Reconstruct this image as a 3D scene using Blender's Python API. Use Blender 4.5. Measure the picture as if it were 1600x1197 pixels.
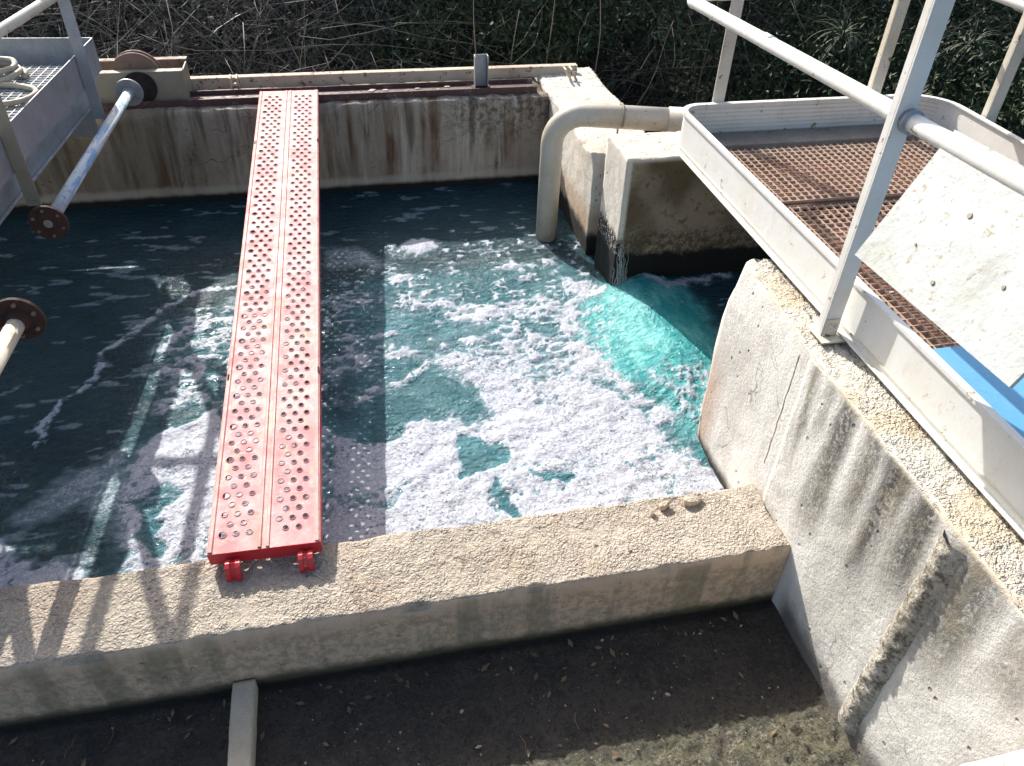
import bpy, bmesh, math, random
import numpy as np
from mathutils import Vector, Matrix, noise
random.seed(7); rng = np.random.default_rng(7)
S = bpy.context.scene
for o in list(bpy.data.objects): bpy.data.objects.remove(o, do_unlink=True)
C = S.collection

# ------------------------------------------------------------------ camera
def Rz(a): return Matrix.Rotation(a, 4, 'Z')
cam_d = bpy.data.cameras.new('camera'); cam = bpy.data.objects.new('camera', cam_d); C.objects.link(cam)
P_, R_, W_ = math.radians(39.2), math.radians(2.2), math.radians(-13.0)
fw = Vector((-math.sin(W_)*math.cos(P_), math.cos(W_)*math.cos(P_), -math.sin(P_)))
rt = Vector((math.cos(W_), math.sin(W_), 0)); up = rt.cross(fw)
r2 = math.cos(R_)*rt + math.sin(R_)*up; u2 = -math.sin(R_)*rt + math.cos(R_)*up
M = Matrix((r2, u2, -fw)).transposed().to_4x4(); cam.matrix_world = M
cam_d.sensor_width = 36; cam_d.lens = 36*1220/1600; cam_d.clip_start = .02; cam_d.clip_end = 400
S.camera = cam
# ------------------------------------------------------------------ light
SUN_EL, SUN_AZ = math.radians(35), math.radians(-19)      # azimuth from +Y towards +X
w = bpy.data.worlds.new('World'); S.world = w; w.use_nodes = True
nt = w.node_tree; nt.nodes.clear()
sky = nt.nodes.new('ShaderNodeTexSky'); sky.sky_type = 'NISHITA'; sky.sun_disc = False
sky.sun_elevation = SUN_EL; sky.sun_rotation = SUN_AZ
bg = nt.nodes.new('ShaderNodeBackground'); bg.inputs[1].default_value = 0.125; sky.dust_density = 4.0
wo = nt.nodes.new('ShaderNodeOutputWorld'); nt.links.new(sky.outputs[0], bg.inputs[0]); nt.links.new(bg.outputs[0], wo.inputs[0])
sd = bpy.data.lights.new('sun', 'SUN'); sd.energy = 4.1; sd.angle = math.radians(.5); sd.color = (1, .955, .89)
sun = bpy.data.objects.new('sun', sd); C.objects.link(sun)
svec = Vector((math.sin(SUN_AZ)*math.cos(SUN_EL), math.cos(SUN_AZ)*math.cos(SUN_EL), math.sin(SUN_EL)))
sun.rotation_euler = svec.to_track_quat('Z', 'Y').to_euler(); sun.location = (-2, 6, 5)
S.view_settings.view_transform = 'Standard'; S.view_settings.look = 'None'; S.view_settings.gamma = 1
S.view_settings.exposure = 0.97

# ------------------------------------------------------------------ material helper
class N:
    def __init__(s, name):
        s.m = bpy.data.materials.new(name); s.m.use_nodes = True; s.t = s.m.node_tree; s.t.nodes.clear()
        s.b = s.n('ShaderNodeBsdfPrincipled'); s.o = s.n('ShaderNodeOutputMaterial'); s.l(s.b.outputs[0], s.o.inputs[0])
        s.pos = s.n('ShaderNodeNewGeometry').outputs['Position']
        sx = s.n('ShaderNodeSeparateXYZ'); s.l(s.pos, sx.inputs[0]); s.x, s.y, s.z = sx.outputs
        sn = s.n('ShaderNodeSeparateXYZ'); s.l(s.pos.node.outputs['True Normal'], sn.inputs[0]); s.nz = sn.outputs[2]
    def n(s, t): return s.t.nodes.new(t)
    def l(s, a, b): s.t.links.new(a, b)
    def put(s, v, i):
        if hasattr(v, 'is_output') or isinstance(v, bpy.types.NodeSocket): s.l(v, i)
        elif isinstance(v, (tuple, list)) and len(v) == 3 and i.type == 'RGBA': i.default_value = (*v, 1)
        else: i.default_value = v
    def math(s, op, a, b=0.0, c=None, clamp=False):
        n = s.n('ShaderNodeMath'); n.operation = op; n.use_clamp = clamp
        s.put(a, n.inputs[0]); s.put(b, n.inputs[1])
        if c is not None: s.put(c, n.inputs[2])
        return n.outputs[0]
    def vec(s, sc, off=(0, 0, 0), src=None):
        n = s.n('ShaderNodeMapping'); n.inputs['Scale'].default_value = sc; n.inputs['Location'].default_value = off
        s.l(src or s.pos, n.inputs[0]); return n.outputs[0]
    def noise(s, scale, detail=4, rough=.55, vec=None, dist=0, color=False):
        n = s.n('ShaderNodeTexNoise'); n.inputs['Scale'].default_value = scale; n.inputs['Detail'].default_value = detail
        n.inputs['Roughness'].default_value = rough; n.inputs['Distortion'].default_value = dist
        s.l(vec or s.pos, n.inputs['Vector']); return n.outputs['Color' if color else 'Fac']
    def voro(s, scale, feat='F1', vec=None, rnd=1, out='Distance'):
        n = s.n('ShaderNodeTexVoronoi'); n.feature = feat; n.inputs['Scale'].default_value = scale; n.inputs['Randomness'].default_value = rnd
        s.l(vec or s.pos, n.inputs['Vector']); return n.outputs[out]
    def ramp(s, v, lo, hi, a=0.0, b=1.0, smooth=True):
        n = s.n('ShaderNodeMapRange'); n.interpolation_type = 'SMOOTHSTEP' if smooth else 'LINEAR'
        s.put(v, n.inputs[0]); s.put(lo, n.inputs[1]); s.put(hi, n.inputs[2]); s.put(a, n.inputs[3]); s.put(b, n.inputs[4]); return n.outputs[0]
    def mix(s, f, a, b, mode='MIX'):
        n = s.n('ShaderNodeMix'); n.data_type = 'RGBA'; n.blend_type = mode
        s.put(f, n.inputs[0]); s.put(a, n.inputs[6]); s.put(b, n.inputs[7]); return n.outputs[2]
    def warp(s, f, a):
        v = s.n('ShaderNodeVectorMath'); v.operation = 'SCALE'; s.l(s.noise(f, 3, .6, color=True), v.inputs[0]); v.inputs['Scale'].default_value = a
        w_ = s.n('ShaderNodeVectorMath'); w_.operation = 'ADD'; s.l(s.pos, w_.inputs[0]); s.l(v.outputs[0], w_.inputs[1]); return w_.outputs[0]
    def bump(s, h, dist=.01, st=1.0, nrm=None):
        n = s.n('ShaderNodeBump'); n.inputs['Distance'].default_value = dist; n.inputs['Strength'].default_value = st
        s.put(h, n.inputs['Height'])
        if nrm is not None: s.l(nrm, n.inputs['Normal'])
        return n.outputs[0]
    def fin(s, col, rough=.8, nrm=None, metal=0, spec=.5):
        s.put(col, s.b.inputs['Base Color']); s.put(rough, s.b.inputs['Roughness']); s.put(metal, s.b.inputs['Metallic']); s.put(spec, s.b.inputs['Specular IOR Level'])
        if nrm is not None: s.l(nrm, s.b.inputs['Normal'])
        return s.m

def concrete(name, base, alt, grain=.5, pit=.5, extra=None, bumpd=.006, crumb=0):
    m = N(name)
    c = m.mix(m.ramp(m.noise(2.3, 5), .35, .68), base, alt)
    c = m.mix(m.ramp(m.noise(14, 6, .7), .45, .75, 0, .45), c, tuple(v*.55 for v in base))
    c = m.mix(m.ramp(m.noise(95, 3, .7), .35, .7, 0, .6*grain), c, tuple(v*.5 for v in base))
    c = m.mix(m.ramp(m.noise(60, 2, .6, vec=m.vec((1, 1, 1), (3, 5, 1))), .6, .75, 0, .5*grain), c, tuple(min(.8, v*1.35) for v in base))
    pv = m.voro(16, vec=m.vec((1, 1, 1), (.3, .7, .1))); pm = m.ramp(pv, .07, .13, 1, 0)
    pk = m.math('MULTIPLY', pm, m.ramp(m.noise(7, 2), .44, .54)); pk = m.math('MULTIPLY', pk, pit)
    c = m.mix(m.math('MULTIPLY', pk, .8), c, tuple(v*.22 for v in base))
    ck = m.math('MULTIPLY', m.ramp(m.voro(2.6, 'DISTANCE_TO_EDGE', vec=m.warp(5, .22)), .008, .002), m.ramp(m.noise(1.7, 2, vec=m.vec((1, 1, 1), (6, 3, 9))), .50, .56))
    c = m.mix(m.math('MULTIPLY', ck, .75), c, tuple(v*.2 for v in base))
    if extra: c = extra(m, c)
    h = m.math('ADD', m.math('MULTIPLY', m.noise(120, 4, .75), grain), m.math('MULTIPLY', m.noise(28, 4, .6), .8))
    h = m.math('SUBTRACT', h, m.math('MULTIPLY', pk, 1.6))
    if crumb:
        up_ = m.ramp(m.math('MULTIPLY', 1.0, m.nz), .5, .8)
        ce = m.voro(105, vec=m.vec((1, 1, 1), src=m.warp(30, .03))); ce2 = m.voro(230, vec=m.warp(60, .01))
        cr = m.math('ADD', m.math('MULTIPLY', m.math('SUBTRACT', 1, ce), 1.3), m.math('MULTIPLY', m.math('SUBTRACT', 1, ce2), .6))
        h = m.math('ADD', h, m.math('MULTIPLY', m.math('MULTIPLY', cr, m.math('MULTIPLY', up_, m.ramp(m.noise(9, 5, .7), .32, .62, .15, 1.0))), crumb))
        c = m.mix(m.math('MULTIPLY', m.math('MULTIPLY', m.ramp(ce, .42, .70), up_), min(1, crumb*.22)), c, tuple(v*.45 for v in base))
    return m.fin(c, .88, m.bump(h, bumpd, .9), spec=.3)

def zrange(m, lo, hi, a=0.0, b=1.0, wob=.06, sc=6):       # mask that follows height, with a ragged edge
    zz = m.math('ADD', m.z, m.math('MULTIPLY', m.math('SUBTRACT', m.noise(sc, 5, .65), .5), wob))
    return m.ramp(zz, lo, hi, a, b)
def streak(m, horiz, f=9, lo=.5, hi=.68, off=0):           # vertical run-off streaks
    cb = m.n('ShaderNodeCombineXYZ'); m.l(horiz, cb.inputs[0]); m.l(m.math('MULTIPLY', m.z, .10), cb.inputs[1]); cb.inputs[2].default_value = off
    a = m.noise(f, 5, .6, vec=cb.outputs[0]); return m.ramp(a, lo, hi)

def ex_back(m, c):
    s1 = m.math('MULTIPLY', streak(m, m.x, 5.5, .47, .62), m.ramp(m.noise(5, 4, vec=m.vec((1, 1, .5))), .3, .6))
    c = m.mix(m.math('MULTIPLY', s1, .95), c, (.105, .048, .020))
    c = m.mix(m.math('MULTIPLY', streak(m, m.x, 13, .48, .66, 4), .75), c, (.075, .055, .04))
    c = m.mix(m.math('MULTIPLY', streak(m, m.x, 8, .52, .66, 9), .6), c, (.60, .55, .46))
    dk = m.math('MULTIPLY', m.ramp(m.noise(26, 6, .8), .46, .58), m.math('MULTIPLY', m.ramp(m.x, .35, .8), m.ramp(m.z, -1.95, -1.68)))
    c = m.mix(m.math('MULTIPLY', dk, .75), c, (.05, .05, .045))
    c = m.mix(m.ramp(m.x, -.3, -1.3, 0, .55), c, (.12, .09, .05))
    c = m.mix(m.math('MULTIPLY', zrange(m, -2.055, -2.02, 1, 0, .05), .55), c, (.5, .46, .38))
    c = m.mix(zrange(m, -2.10, -2.07, 1, 0, .03, 10), c, (.014, .016, .014))
    return c
def ex_beam(m, c):
    c = m.mix(m.math('MULTIPLY', m.ramp(m.nz, .5, .2), .8), c, (.80, .57, .38))  # upright faces painted warmer and lighter to offset their bluish shade
    fac = m.math('MULTIPLY', zrange(m, -1.98, -1.93, 1, 0, .10, 9), m.ramp(m.noise(38, 6, .8), .43, .56))
    c = m.mix(m.math('MULTIPLY', fac, .5), c, (.22, .18, .12))
    lf = m.math('MULTIPLY', zrange(m, -2.06, -1.96, 1, 0, .12, 9), m.ramp(m.noise(34, 6, .8, vec=m.vec((1, 1, 1), (9, 2, 4))), .52, .6))
    c = m.mix(m.math('MULTIPLY', lf, .6), c, (.55, .5, .36))
    c = m.mix(m.math('MULTIPLY', m.math('MULTIPLY', streak(m, m.x, 6, .5, .6), m.ramp(m.z, -1.9, -1.93)), .5), c, (.2, .18, .12))
    c = m.mix(zrange(m, -2.155, -2.11, 1, 0, .05, 14), c, (.10, .085, .05))
    c = m.mix(zrange(m, -2.175, -2.15, 1, 0, .02, 20), c, (.02, .018, .015))
    tp = m.math('MULTIPLY', m.ramp(m.z, -1.925, -1.905), m.ramp(m.noise(3.5, 3), .5, .7))
    c = m.mix(m.math('MULTIPLY', tp, .35), c, (.46, .33, .24))
    c = m.mix(m.math('MULTIPLY', m.math('MULTIPLY', m.ramp(m.z, -1.925, -1.905), m.ramp(m.voro(9), .10, .04)), .5), c, (.62, .5, .52))
    return c
def ex_right(m, c):
    face = m.ramp(m.z, -1.303, -1.32)
    yy = m.math('ADD', m.y, m.math('MULTIPLY', m.math('SUBTRACT', m.noise(7, 5, .6, vec=m.vec((1, 1, .25))), .5), .12))
    tot = None
    for yc, wd, ln, st in ((1.50, .035, .45, .75), (1.325, .075, .62, .95), (1.20, .05, .40, .8), (1.10, .07, .55, 1.0), (.99, .075, .42, .95), (.80, .12, .50, .85), (.62, .09, .3, .6), (1.42, .04, .25, .5)):
        b_ = m.math('MULTIPLY', m.ramp(m.math('ABSOLUTE', m.math('SUBTRACT', yy, yc)), wd, wd*.15), m.ramp(m.z, -1.3-ln, -1.3-ln*.45))
        b_ = m.math('MULTIPLY', b_, st); tot = b_ if tot is None else m.math('MAXIMUM', tot, b_)
    fs = streak(m, m.y, 28, .36, .62, 2)
    sp = m.ramp(m.noise(60, 6, .85), .36, .58)
    dark = m.math('MULTIPLY', m.math('MULTIPLY', tot, face), m.ramp(m.math('MAXIMUM', m.math('MULTIPLY', fs, .9), sp), 0, 1, .30, .95))
    c = m.mix(m.math('MULTIPLY', m.ramp(m.math('SUBTRACT', 1, tot), .5, 1), m.math('MULTIPLY', streak(m, m.y, 5, .45, .62, 11), .5)), c, (.80, .79, .75))
    c = m.mix(dark, c, m.mix(m.ramp(m.noise(9, 4), .45, .6), (.042, .040, .034), (.13, .11, .065)))
    dd_ = m.math('MULTIPLY', m.ramp(m.noise(4, 5, .65), .52, .72), .35); c = m.mix(dd_, c, (.33, .32, .29))
    # rust-brown foot at the end of the wall, moss at the base
    e = m.math('MULTIPLY', m.ramp(m.y, 1.92, 2.04), m.ramp(m.z, -1.6, -1.85))
    c = m.mix(m.math('MULTIPLY', e, .6), c, (.34, .18, .09))
    c = m.mix(m.math('MULTIPLY', m.math('MULTIPLY', zrange(m, -2.13, -2.03, 1, 0, .12, 12), m.ramp(m.y, 1.32, 1.25)), .8), c, (.05, .04, .03))
    c = m.mix(m.math('MULTIPLY', zrange(m, -2.10, -2.04, 1, 0, .05, 14), m.ramp(m.y, 1.55, 1.62)), c, (.03, .028, .025))
    tp = m.math('MULTIPLY', m.ramp(m.z, -1.325, -1.305), m.ramp(m.noise(6, 4), .45, .62))
    c = m.mix(m.math('MULTIPLY', m.ramp(m.z, -1.325, -1.305), .7), c, (.56, .515, .43))
    c = m.mix(m.math('MULTIPLY', tp, .5), c, (.55, .41, .22))
    return c
def ex_block(m, c):
    # the end wall is pale on its side face, brown on the face towards the channel
    br = m.math('MULTIPLY', m.ramp(m.x, 1.215, 1.235), m.ramp(m.z, -1.395, -1.42))
    c = m.mix(br, c, m.mix(m.ramp(m.noise(5, 5, .6), .38, .62), (.115, .082, .05), (.26, .21, .15)))
    c = m.mix(m.math('MULTIPLY', br, m.ramp(m.noise(20, 5, .7), .5, .66, 0, .7)), c, (.05, .04, .025))
    c = m.mix(m.math('MULTIPLY', zrange(m, -1.80, -1.72, .8, 0, .16, 8), m.ramp(m.noise(30, 4, .8), .42, .56)), c, m.mix(br, (.40, .30, .20), (.05, .04, .025)))
    c = m.mix(zrange(m, -1.895, -1.860, 1, 0, .09, 12), c, (.006, .008, .007)); c = m.mix(m.math('MULTIPLY', m.math('MULTIPLY', zrange(m, -1.80, -1.76, 1, 0, .10, 14), m.ramp(m.x, 1.24, 1.21)), m.ramp(m.noise(60, 5, .8), .38, .5)), c, (.008, .012, .010))
    c = m.mix(m.math('MULTIPLY', m.ramp(m.voro(28, vec=m.vec((1, 1, .35))), .10, .04), .6), c, (.09, .07, .045))
    return c
def ex_end(m, c):
    c = m.mix(m.math('MULTIPLY', m.ramp(m.voro(30, vec=m.vec((1, 1, .3))), .12, .05), .7), c, (.09, .07, .045))
    c = m.mix(m.math('MULTIPLY', zrange(m, -1.95, -1.80, 1, 0, .12, 8), .6), c, (.36, .22, .12))
    c = m.mix(zrange(m, -2.04, -1.98, 1, 0, .08, 16), c, (.02, .02, .018))
    return c
def ex_seam(m, c):
    return m.mix(m.math('MULTIPLY', m.ramp(m.noise(34, 6, .8), .46, .6), m.ramp(m.noise(4, 3), .3, .6, .3, .9)), c, (.10, .085, .06))
def ex_ledge(m, c): return c

mat = {}
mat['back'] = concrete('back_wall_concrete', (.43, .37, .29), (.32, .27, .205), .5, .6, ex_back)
mat['beam'] = concrete('cross_wall_concrete', (.57, .50, .41), (.50, .435, .345), 1.0, .9, ex_beam, .009, crumb=1.3)
mat['right'] = concrete('side_wall_concrete', (.71, .685, .63), (.57, .55, .50), .6, .9, ex_right, .006, crumb=1.6)
mat['block'] = concrete('channel_wall_concrete', (.66, .62, .54), (.56, .52, .45), .5, .8, ex_block, crumb=.5)
mat['end'] = concrete('wall_end_concrete', (.68, .64, .56), (.58, .53, .45), .5, .8, ex_end, crumb=.5)
mat['seam'] = concrete('rough_mortar', (.66, .62, .54), (.45, .41, .33), 1, .5, ex_seam, .012)
mat['ledge'] = concrete('pale_ledge_concrete', (.68, .66, .62), (.6, .57, .52), .8, .4)
mat['divider'] = concrete('divider_concrete', (.60, .52, .40), (.44, .38, .28), .5, .4)
mat['sill'] = concrete('sill_concrete', (.26, .24, .21), (.2, .18, .15), .8, .4)

def paint(name, base, dirt=(.3, .25, .17), amt=.4, rough=.45, chips=0.0, chipcol=(.12, .05, .025), metal=0, bumpd=.001, speck=.5):
    m = N(name)
    c = m.mix(m.ramp(m.noise(5, 5, .6), .4, .75, 0, amt), base, dirt)
    c = m.mix(m.math('MULTIPLY', m.ramp(m.noise(13, 6, .75, vec=m.vec((1, 1, .35), (2, 7, 3))), .54, .68), amt*.7), c, tuple(v*.8 for v in dirt))
    c = m.mix(m.ramp(m.noise(70, 4, .7), .58, .72, 0, speck), c, tuple(v*.55 for v in dirt))
    if chips: c = m.mix(m.ramp(m.noise(22, 6, .75), .64-chips*.14, .66-chips*.12), c, chipcol)
    r = m.ramp(m.noise(30, 4), .3, .7, rough-.1, min(1, rough+.2))
    return m.fin(c, r, m.bump(m.noise(45, 5, .6), bumpd, .8), metal=metal)
mat['white'] = paint('white_paint', (.68, .675, .64), (.52, .47, .34), .3, .42, .08, (.3, .25, .15), speck=.3)
mat['cream'] = paint('cream_paint', (.62, .58, .48), (.34, .28, .18), .5, .5, .15, (.16, .11, .06))
mat['board'] = paint('white_board', (.44, .465, .455), (.33, .33, .27), .5, .4, .3, (.32, .29, .21), bumpd=.003, speck=.8)
mat['galv'] = paint('galvanised_steel', (.34, .36, .38), (.20, .20, .19), .5, .5, 0, metal=.35)
mat['galvkhaki'] = paint('dirty_khaki_steel', (.28, .25, .19), (.2, .17, .1), .5, .6)
mat['pvc'] = paint('grey_plastic_pipe', (.50, .46, .385), (.40, .31, .18), .55, .35, .1, (.3, .22, .12), speck=.4)
mat['rust'] = paint('rusty_steel', (.055, .024, .016), (.035, .02, .015), .8, .85, .5, (.02, .012, .010), bumpd=.003)
mat['primer'] = paint('red_primer_steel', (.085, .040, .038), (.05, .03, .025), .6, .6, .4, (.17, .12, .09), bumpd=.002)
mat['dust'] = paint('dusty_steel', (.50, .42, .32), (.30, .20, .13), .6, .7, .4, (.14, .07, .045))
mat['rustlight'] = paint('dusty_rust_steel', (.20, .13, .10), (.30, .22, .15), .5, .7, .3, (.08, .04, .03))
mat['bolt'] = paint('bolt_steel', (.42, .40, .36), (.2, .15, .1), .5, .4, .2, metal=.6)
mat['grating'] = paint('grating_bars', (.50, .38, .29), (.34, .20, .13), .6, .6)
mat['gratinggrey'] = paint('galvanised_grating_bars', (.48, .50, .50), (.3, .3, .28), .5, .5)
mat['black'] = paint('dark_hole', (.012, .010, .009), (.02, .015, .01), .3, .9)
mat['rope'] = paint('beige_hose', (.46, .40, .31), (.26, .22, .16), .5, .6)
mat['blue'] = paint('blue_plastic', (.10, .30, .52), (.2, .4, .6), .25, .35, 0, speck=.1)
def mk_pipe():
    m = N('blue_white_peeling_pipe_paint')
    v = m.vec((6, 1.0, 6))
    c = m.mix(m.ramp(m.noise(5, 4, .6, vec=v), .50, .56), (.60, .64, .66), (.24, .40, .60))
    c = m.mix(m.ramp(m.noise(38, 5, .8), .58, .63), c, (.12, .10, .09))
    c = m.mix(m.ramp(m.y, 3.35, 3.1, 0, .7), c, (.42, .38, .34))
    return m.fin(c, .5, m.bump(m.noise(60, 4), .002))
mat['bluepipe'] = mk_pipe()
def mk_red():
    m = N('worn_red_plank_paint')
    c = m.mix(m.ramp(m.noise(3, 4), .35, .7), (.52, .120, .130), (.60, .255, .245))
    rh = m.math('MULTIPLY', m.ramp(m.noise(52, 5, .8), .56, .64), m.ramp(m.noise(4, 3), .40, .60)); c = m.mix(m.math('MULTIPLY', rh, .75), c, (.24, .09, .06))
    lx = m.math('ADD', m.math('ADD', m.x, .520), m.math('MULTIPLY', m.math('ADD', m.y, -1.56), -.0223))
    # dusty film, worn rib and rims; sun glare painted in, paler towards far end
    rib = m.ramp(m.noise(9, 6, .7, vec=m.vec((1, .25, 1))), .40, .62)
    far = m.ramp(m.y, 1.7, 4.4, .12, .36, smooth=False)
    c = m.mix(m.math('MULTIPLY', far, m.ramp(rib, 0, 1, .65, 1)), c, (.66, .44, .41))
    band = m.math('MAXIMUM', m.ramp(m.math('ABSOLUTE', m.math('ADD', lx, -.158)), .030, .014), m.ramp(m.math('ABSOLUTE', m.math('ADD', lx, -.160)), .137, .147))
    c = m.mix(m.math('MULTIPLY', band, m.ramp(m.noise(16, 5, .7, vec=m.vec((1, .3, 1))), .34, .56, .10, .60)), c, (.64, .36, .31))
    c = m.mix(m.ramp(m.noise(34, 6, .8), .54, .66, 0, .75), c, (.64, .44, .38))
    c = m.mix(m.ramp(m.noise(14, 5, .75, vec=m.vec((1, .4, 1), (4, 4, 4))), .57, .66, 0, .8), c, (.46, .36, .24))
    c = m.mix(m.ramp(m.noise(85, 4, .8), .60, .68, 0, .8), c, (.20, .06, .05))
    c = m.mix(m.ramp(m.noise(7, 6, .8, vec=m.vec((1, .6, 1), (8, 1, 2))), .53, .66, 0, .75), c, (.36, .21, .15))
    return m.fin(c, m.ramp(m.noise(20, 4), .3, .7, .50, .75), m.bump(m.noise(50, 5, .7), .002, .8))
mat['red'] = mk_red()
mat['redrib'] = paint('worn_rib_paint', (.60, .36, .30), (.46, .30, .2), .8, .5, .5, (.5, .1, .09), bumpd=.002, speck=.8)
mat['redclean'] = paint('bright_red_paint', (.58, .022, .030), (.5, .12, .10), .4, .4, .25, (.5, .3, .25), bumpd=.002)

# ------------------------------------------------------------------ mesh helpers
def tag(o, label=None, cat=None, group=None, kind=None):
    if label: o['label'] = label
    if cat: o['category'] = cat
    if group: o['group'] = group
    if kind: o['kind'] = kind
    return o
def empty(name, loc, label, cat, group=None):
    o = bpy.data.objects.new(name, None); C.objects.link(o); o.location = loc; o.empty_display_size = .1
    return tag(o, label, cat, group)
def link(name, bm, m, parent=None, smooth=False, bevel=0):
    me = bpy.data.meshes.new(name)
    if isinstance(bm, tuple): me.from_pydata(*bm); me.validate()
    else: bm.normal_update(); bm.to_mesh(me); bm.free()
    o = bpy.data.objects.new(name, me); C.objects.link(o); me.materials.append(mat[m] if isinstance(m, str) else m)
    if smooth: me.polygons.foreach_set('use_smooth', [True]*len(me.polygons))
    if bevel:
        b = o.modifiers.new('bevel', 'BEVEL'); b.width = bevel; b.segments = 2; b.limit_method = 'ANGLE'
    if parent:
        o.parent = parent; o.matrix_parent_inverse = Matrix.Translation(parent.location).inverted()
    return o
def box(bm, x0, x1, y0, y1, z0, z1, mtx=None):
    vs = [bm.verts.new(Vector(p) if mtx is None else mtx @ Vector(p)) for p in
          ((x0,y0,z0),(x1,y0,z0),(x1,y1,z0),(x0,y1,z0),(x0,y0,z1),(x1,y0,z1),(x1,y1,z1),(x0,y1,z1))]
    for f in ((3,2,1,0),(4,5,6,7),(0,1,5,4),(1,2,6,5),(2,3,7,6),(3,0,4,7)): bm.faces.new([vs[i] for i in f])
def tube(bm, pts, r, seg=14, caps=True, closed=False):
    pts = [Vector(p) for p in pts]; rings = []; prev = None
    for i, p in enumerate(pts):
        d = (pts[min(i+1, len(pts)-1)] - pts[max(i-1, 0)]).normalized()
        if prev is None:
            a = Vector((0, 0, 1)) if abs(d.z) < .9 else Vector((1, 0, 0)); u = d.cross(a).normalized()
        else: u = (prev - d*prev.dot(d)).normalized()
        prev = u; v = d.cross(u); rr = r[i] if isinstance(r, (list, tuple)) else r
        rings.append([bm.verts.new(p + u*rr*math.cos(2*math.pi*k/seg) + v*rr*math.sin(2*math.pi*k/seg)) for k in range(seg)])
    for a, b in zip(rings, rings[1:]):
        for k in range(seg): bm.faces.new((a[k], a[(k+1) % seg], b[(k+1) % seg], b[k]))
    if caps: bm.faces.new(rings[0][::-1]); bm.faces.new(rings[-1])
def sweep(path, prof, closed=False):
    """path: list of (x,y) ; prof: closed list of (outward offset, z); outward = right-hand side of the path"""
    bm = bmesh.new(); n = len(path); rings = []
    for i, p in enumerate(path):
        a = Vector(path[max(i-1, 0)]); b = Vector(path[min(i+1, n-1)]); d = (b-a).normalized(); o = Vector((d.y, -d.x))
        rings.append([bm.verts.new((p[0]+o.x*q[0], p[1]+o.y*q[0], q[1])) for q in prof])
    k = len(prof)
    for a, b in zip(rings, rings[1:]):
        for j in range(k): bm.faces.new((a[j], a[(j+1) % k], b[(j+1) % k], b[j]))
    bm.faces.new(rings[0][::-1]); bm.faces.new(rings[-1]); bmesh.ops.recalc_face_normals(bm, faces=bm.faces[:])
    return bm
def arc(cx, cy, r, a0, a1, n=8): return [(cx+r*math.cos(math.radians(a0+(a1-a0)*i/n)), cy+r*math.sin(math.radians(a0+(a1-a0)*i/n))) for i in range(n+1)]

def slab(name, x0, x1, y0, y1, z0, z1, res, m, disp, label=None, cat=None, parent=None, zres=None):
    """box with a fine surface grid, every vertex moved by disp(p, (in-face distances))"""
    nx, ny, nz = max(1, round((x1-x0)/res)), max(1, round((y1-y0)/res)), max(1, round((z1-z0)/(zres or res)))
    idx = {}; V = []; F = []
    def vert(i, j, k):
        key = (i, j, k)
        if key not in idx:
            p = Vector((x0+(x1-x0)*i/nx, y0+(y1-y0)*j/ny, z0+(z1-z0)*k/nz))
            idx[key] = len(V); V.append(tuple(disp(p)))
        return idx[key]
    for i in range(nx):
        for j in range(ny):
            F.append((vert(i,j,nz), vert(i+1,j,nz), vert(i+1,j+1,nz), vert(i,j+1,nz)))
    for i in range(nx):
        for k in range(nz):
            F.append((vert(i,0,k), vert(i+1,0,k), vert(i+1,0,k+1), vert(i,0,k+1)))
            F.append((vert(i+1,ny,k), vert(i,ny,k), vert(i,ny,k+1), vert(i+1,ny,k+1)))
    for j in range(ny):
        for k in range(nz):
            F.append((vert(0,j+1,k), vert(0,j,k), vert(0,j,k+1), vert(0,j+1,k+1)))
            F.append((vert(nx,j,k), vert(nx,j+1,k), vert(nx,j+1,k+1), vert(nx,j,k+1)))
    o = link(name, (V, [], F), m, parent)
    if label: tag(o, label, cat)
    o.data.polygons.foreach_set('use_smooth', [True]*len(F))
    return o
def fb(p, f, seed=0.): return noise.noise(Vector((p.x*f+seed, p.y*f+seed*1.7, p.z*f-seed)))
def edge_disp(x0, x1, y0, y1, z0, z1, amp_top, amp_side, chip, f=22, big=.006, r=.012):
    def d(p):
        q = p.copy()
        et, ey, ex = abs(p.z-z1), min(abs(p.y-y0), abs(p.y-y1)), min(abs(p.x-x0), abs(p.x-x1))
        # rounded, chipped arrises
        c = chip*max(0, fb(p, 9, 3)+.35*fb(p, 30, 5)+.10)
        rr = r*.6 + c; fo_ = .018
        near = [et < 1e-5, ey < 1e-5, ex < 1e-5]
        cy = (y0+y1)/2; cx = (x0+x1)/2
        k = max(0, 1-min(ey, 9)/.03) if near[0] else (max(0, 1-et/fo_) if (near[1] or near[2]) else 0)
        if near[0]:
            k2 = max(max(0, 1-ey/fo_), max(0, 1-ex/fo_)); q.z -= rr*k2*k2
            q.z += amp_top*(fb(p, f)+.7*fb(p, f*2.3, 7)) + big*fb(p, 2.5, 11)
        if near[1]: q.y += (rr*max(0, 1-et/fo_)**2 + amp_side*fb(p, 14, 2)+big*.6*fb(p, 2, 5))*(1 if p.y < cy else -1)
        if near[2]: q.x += (rr*max(0, 1-et/fo_)**2 + amp_side*fb(p, 14, 4)+big*.6*fb(p, 2, 8))*(1 if p.x < cx else -1)
        return q
    return d

WZ = -2.13; FZ = -2.18
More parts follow.
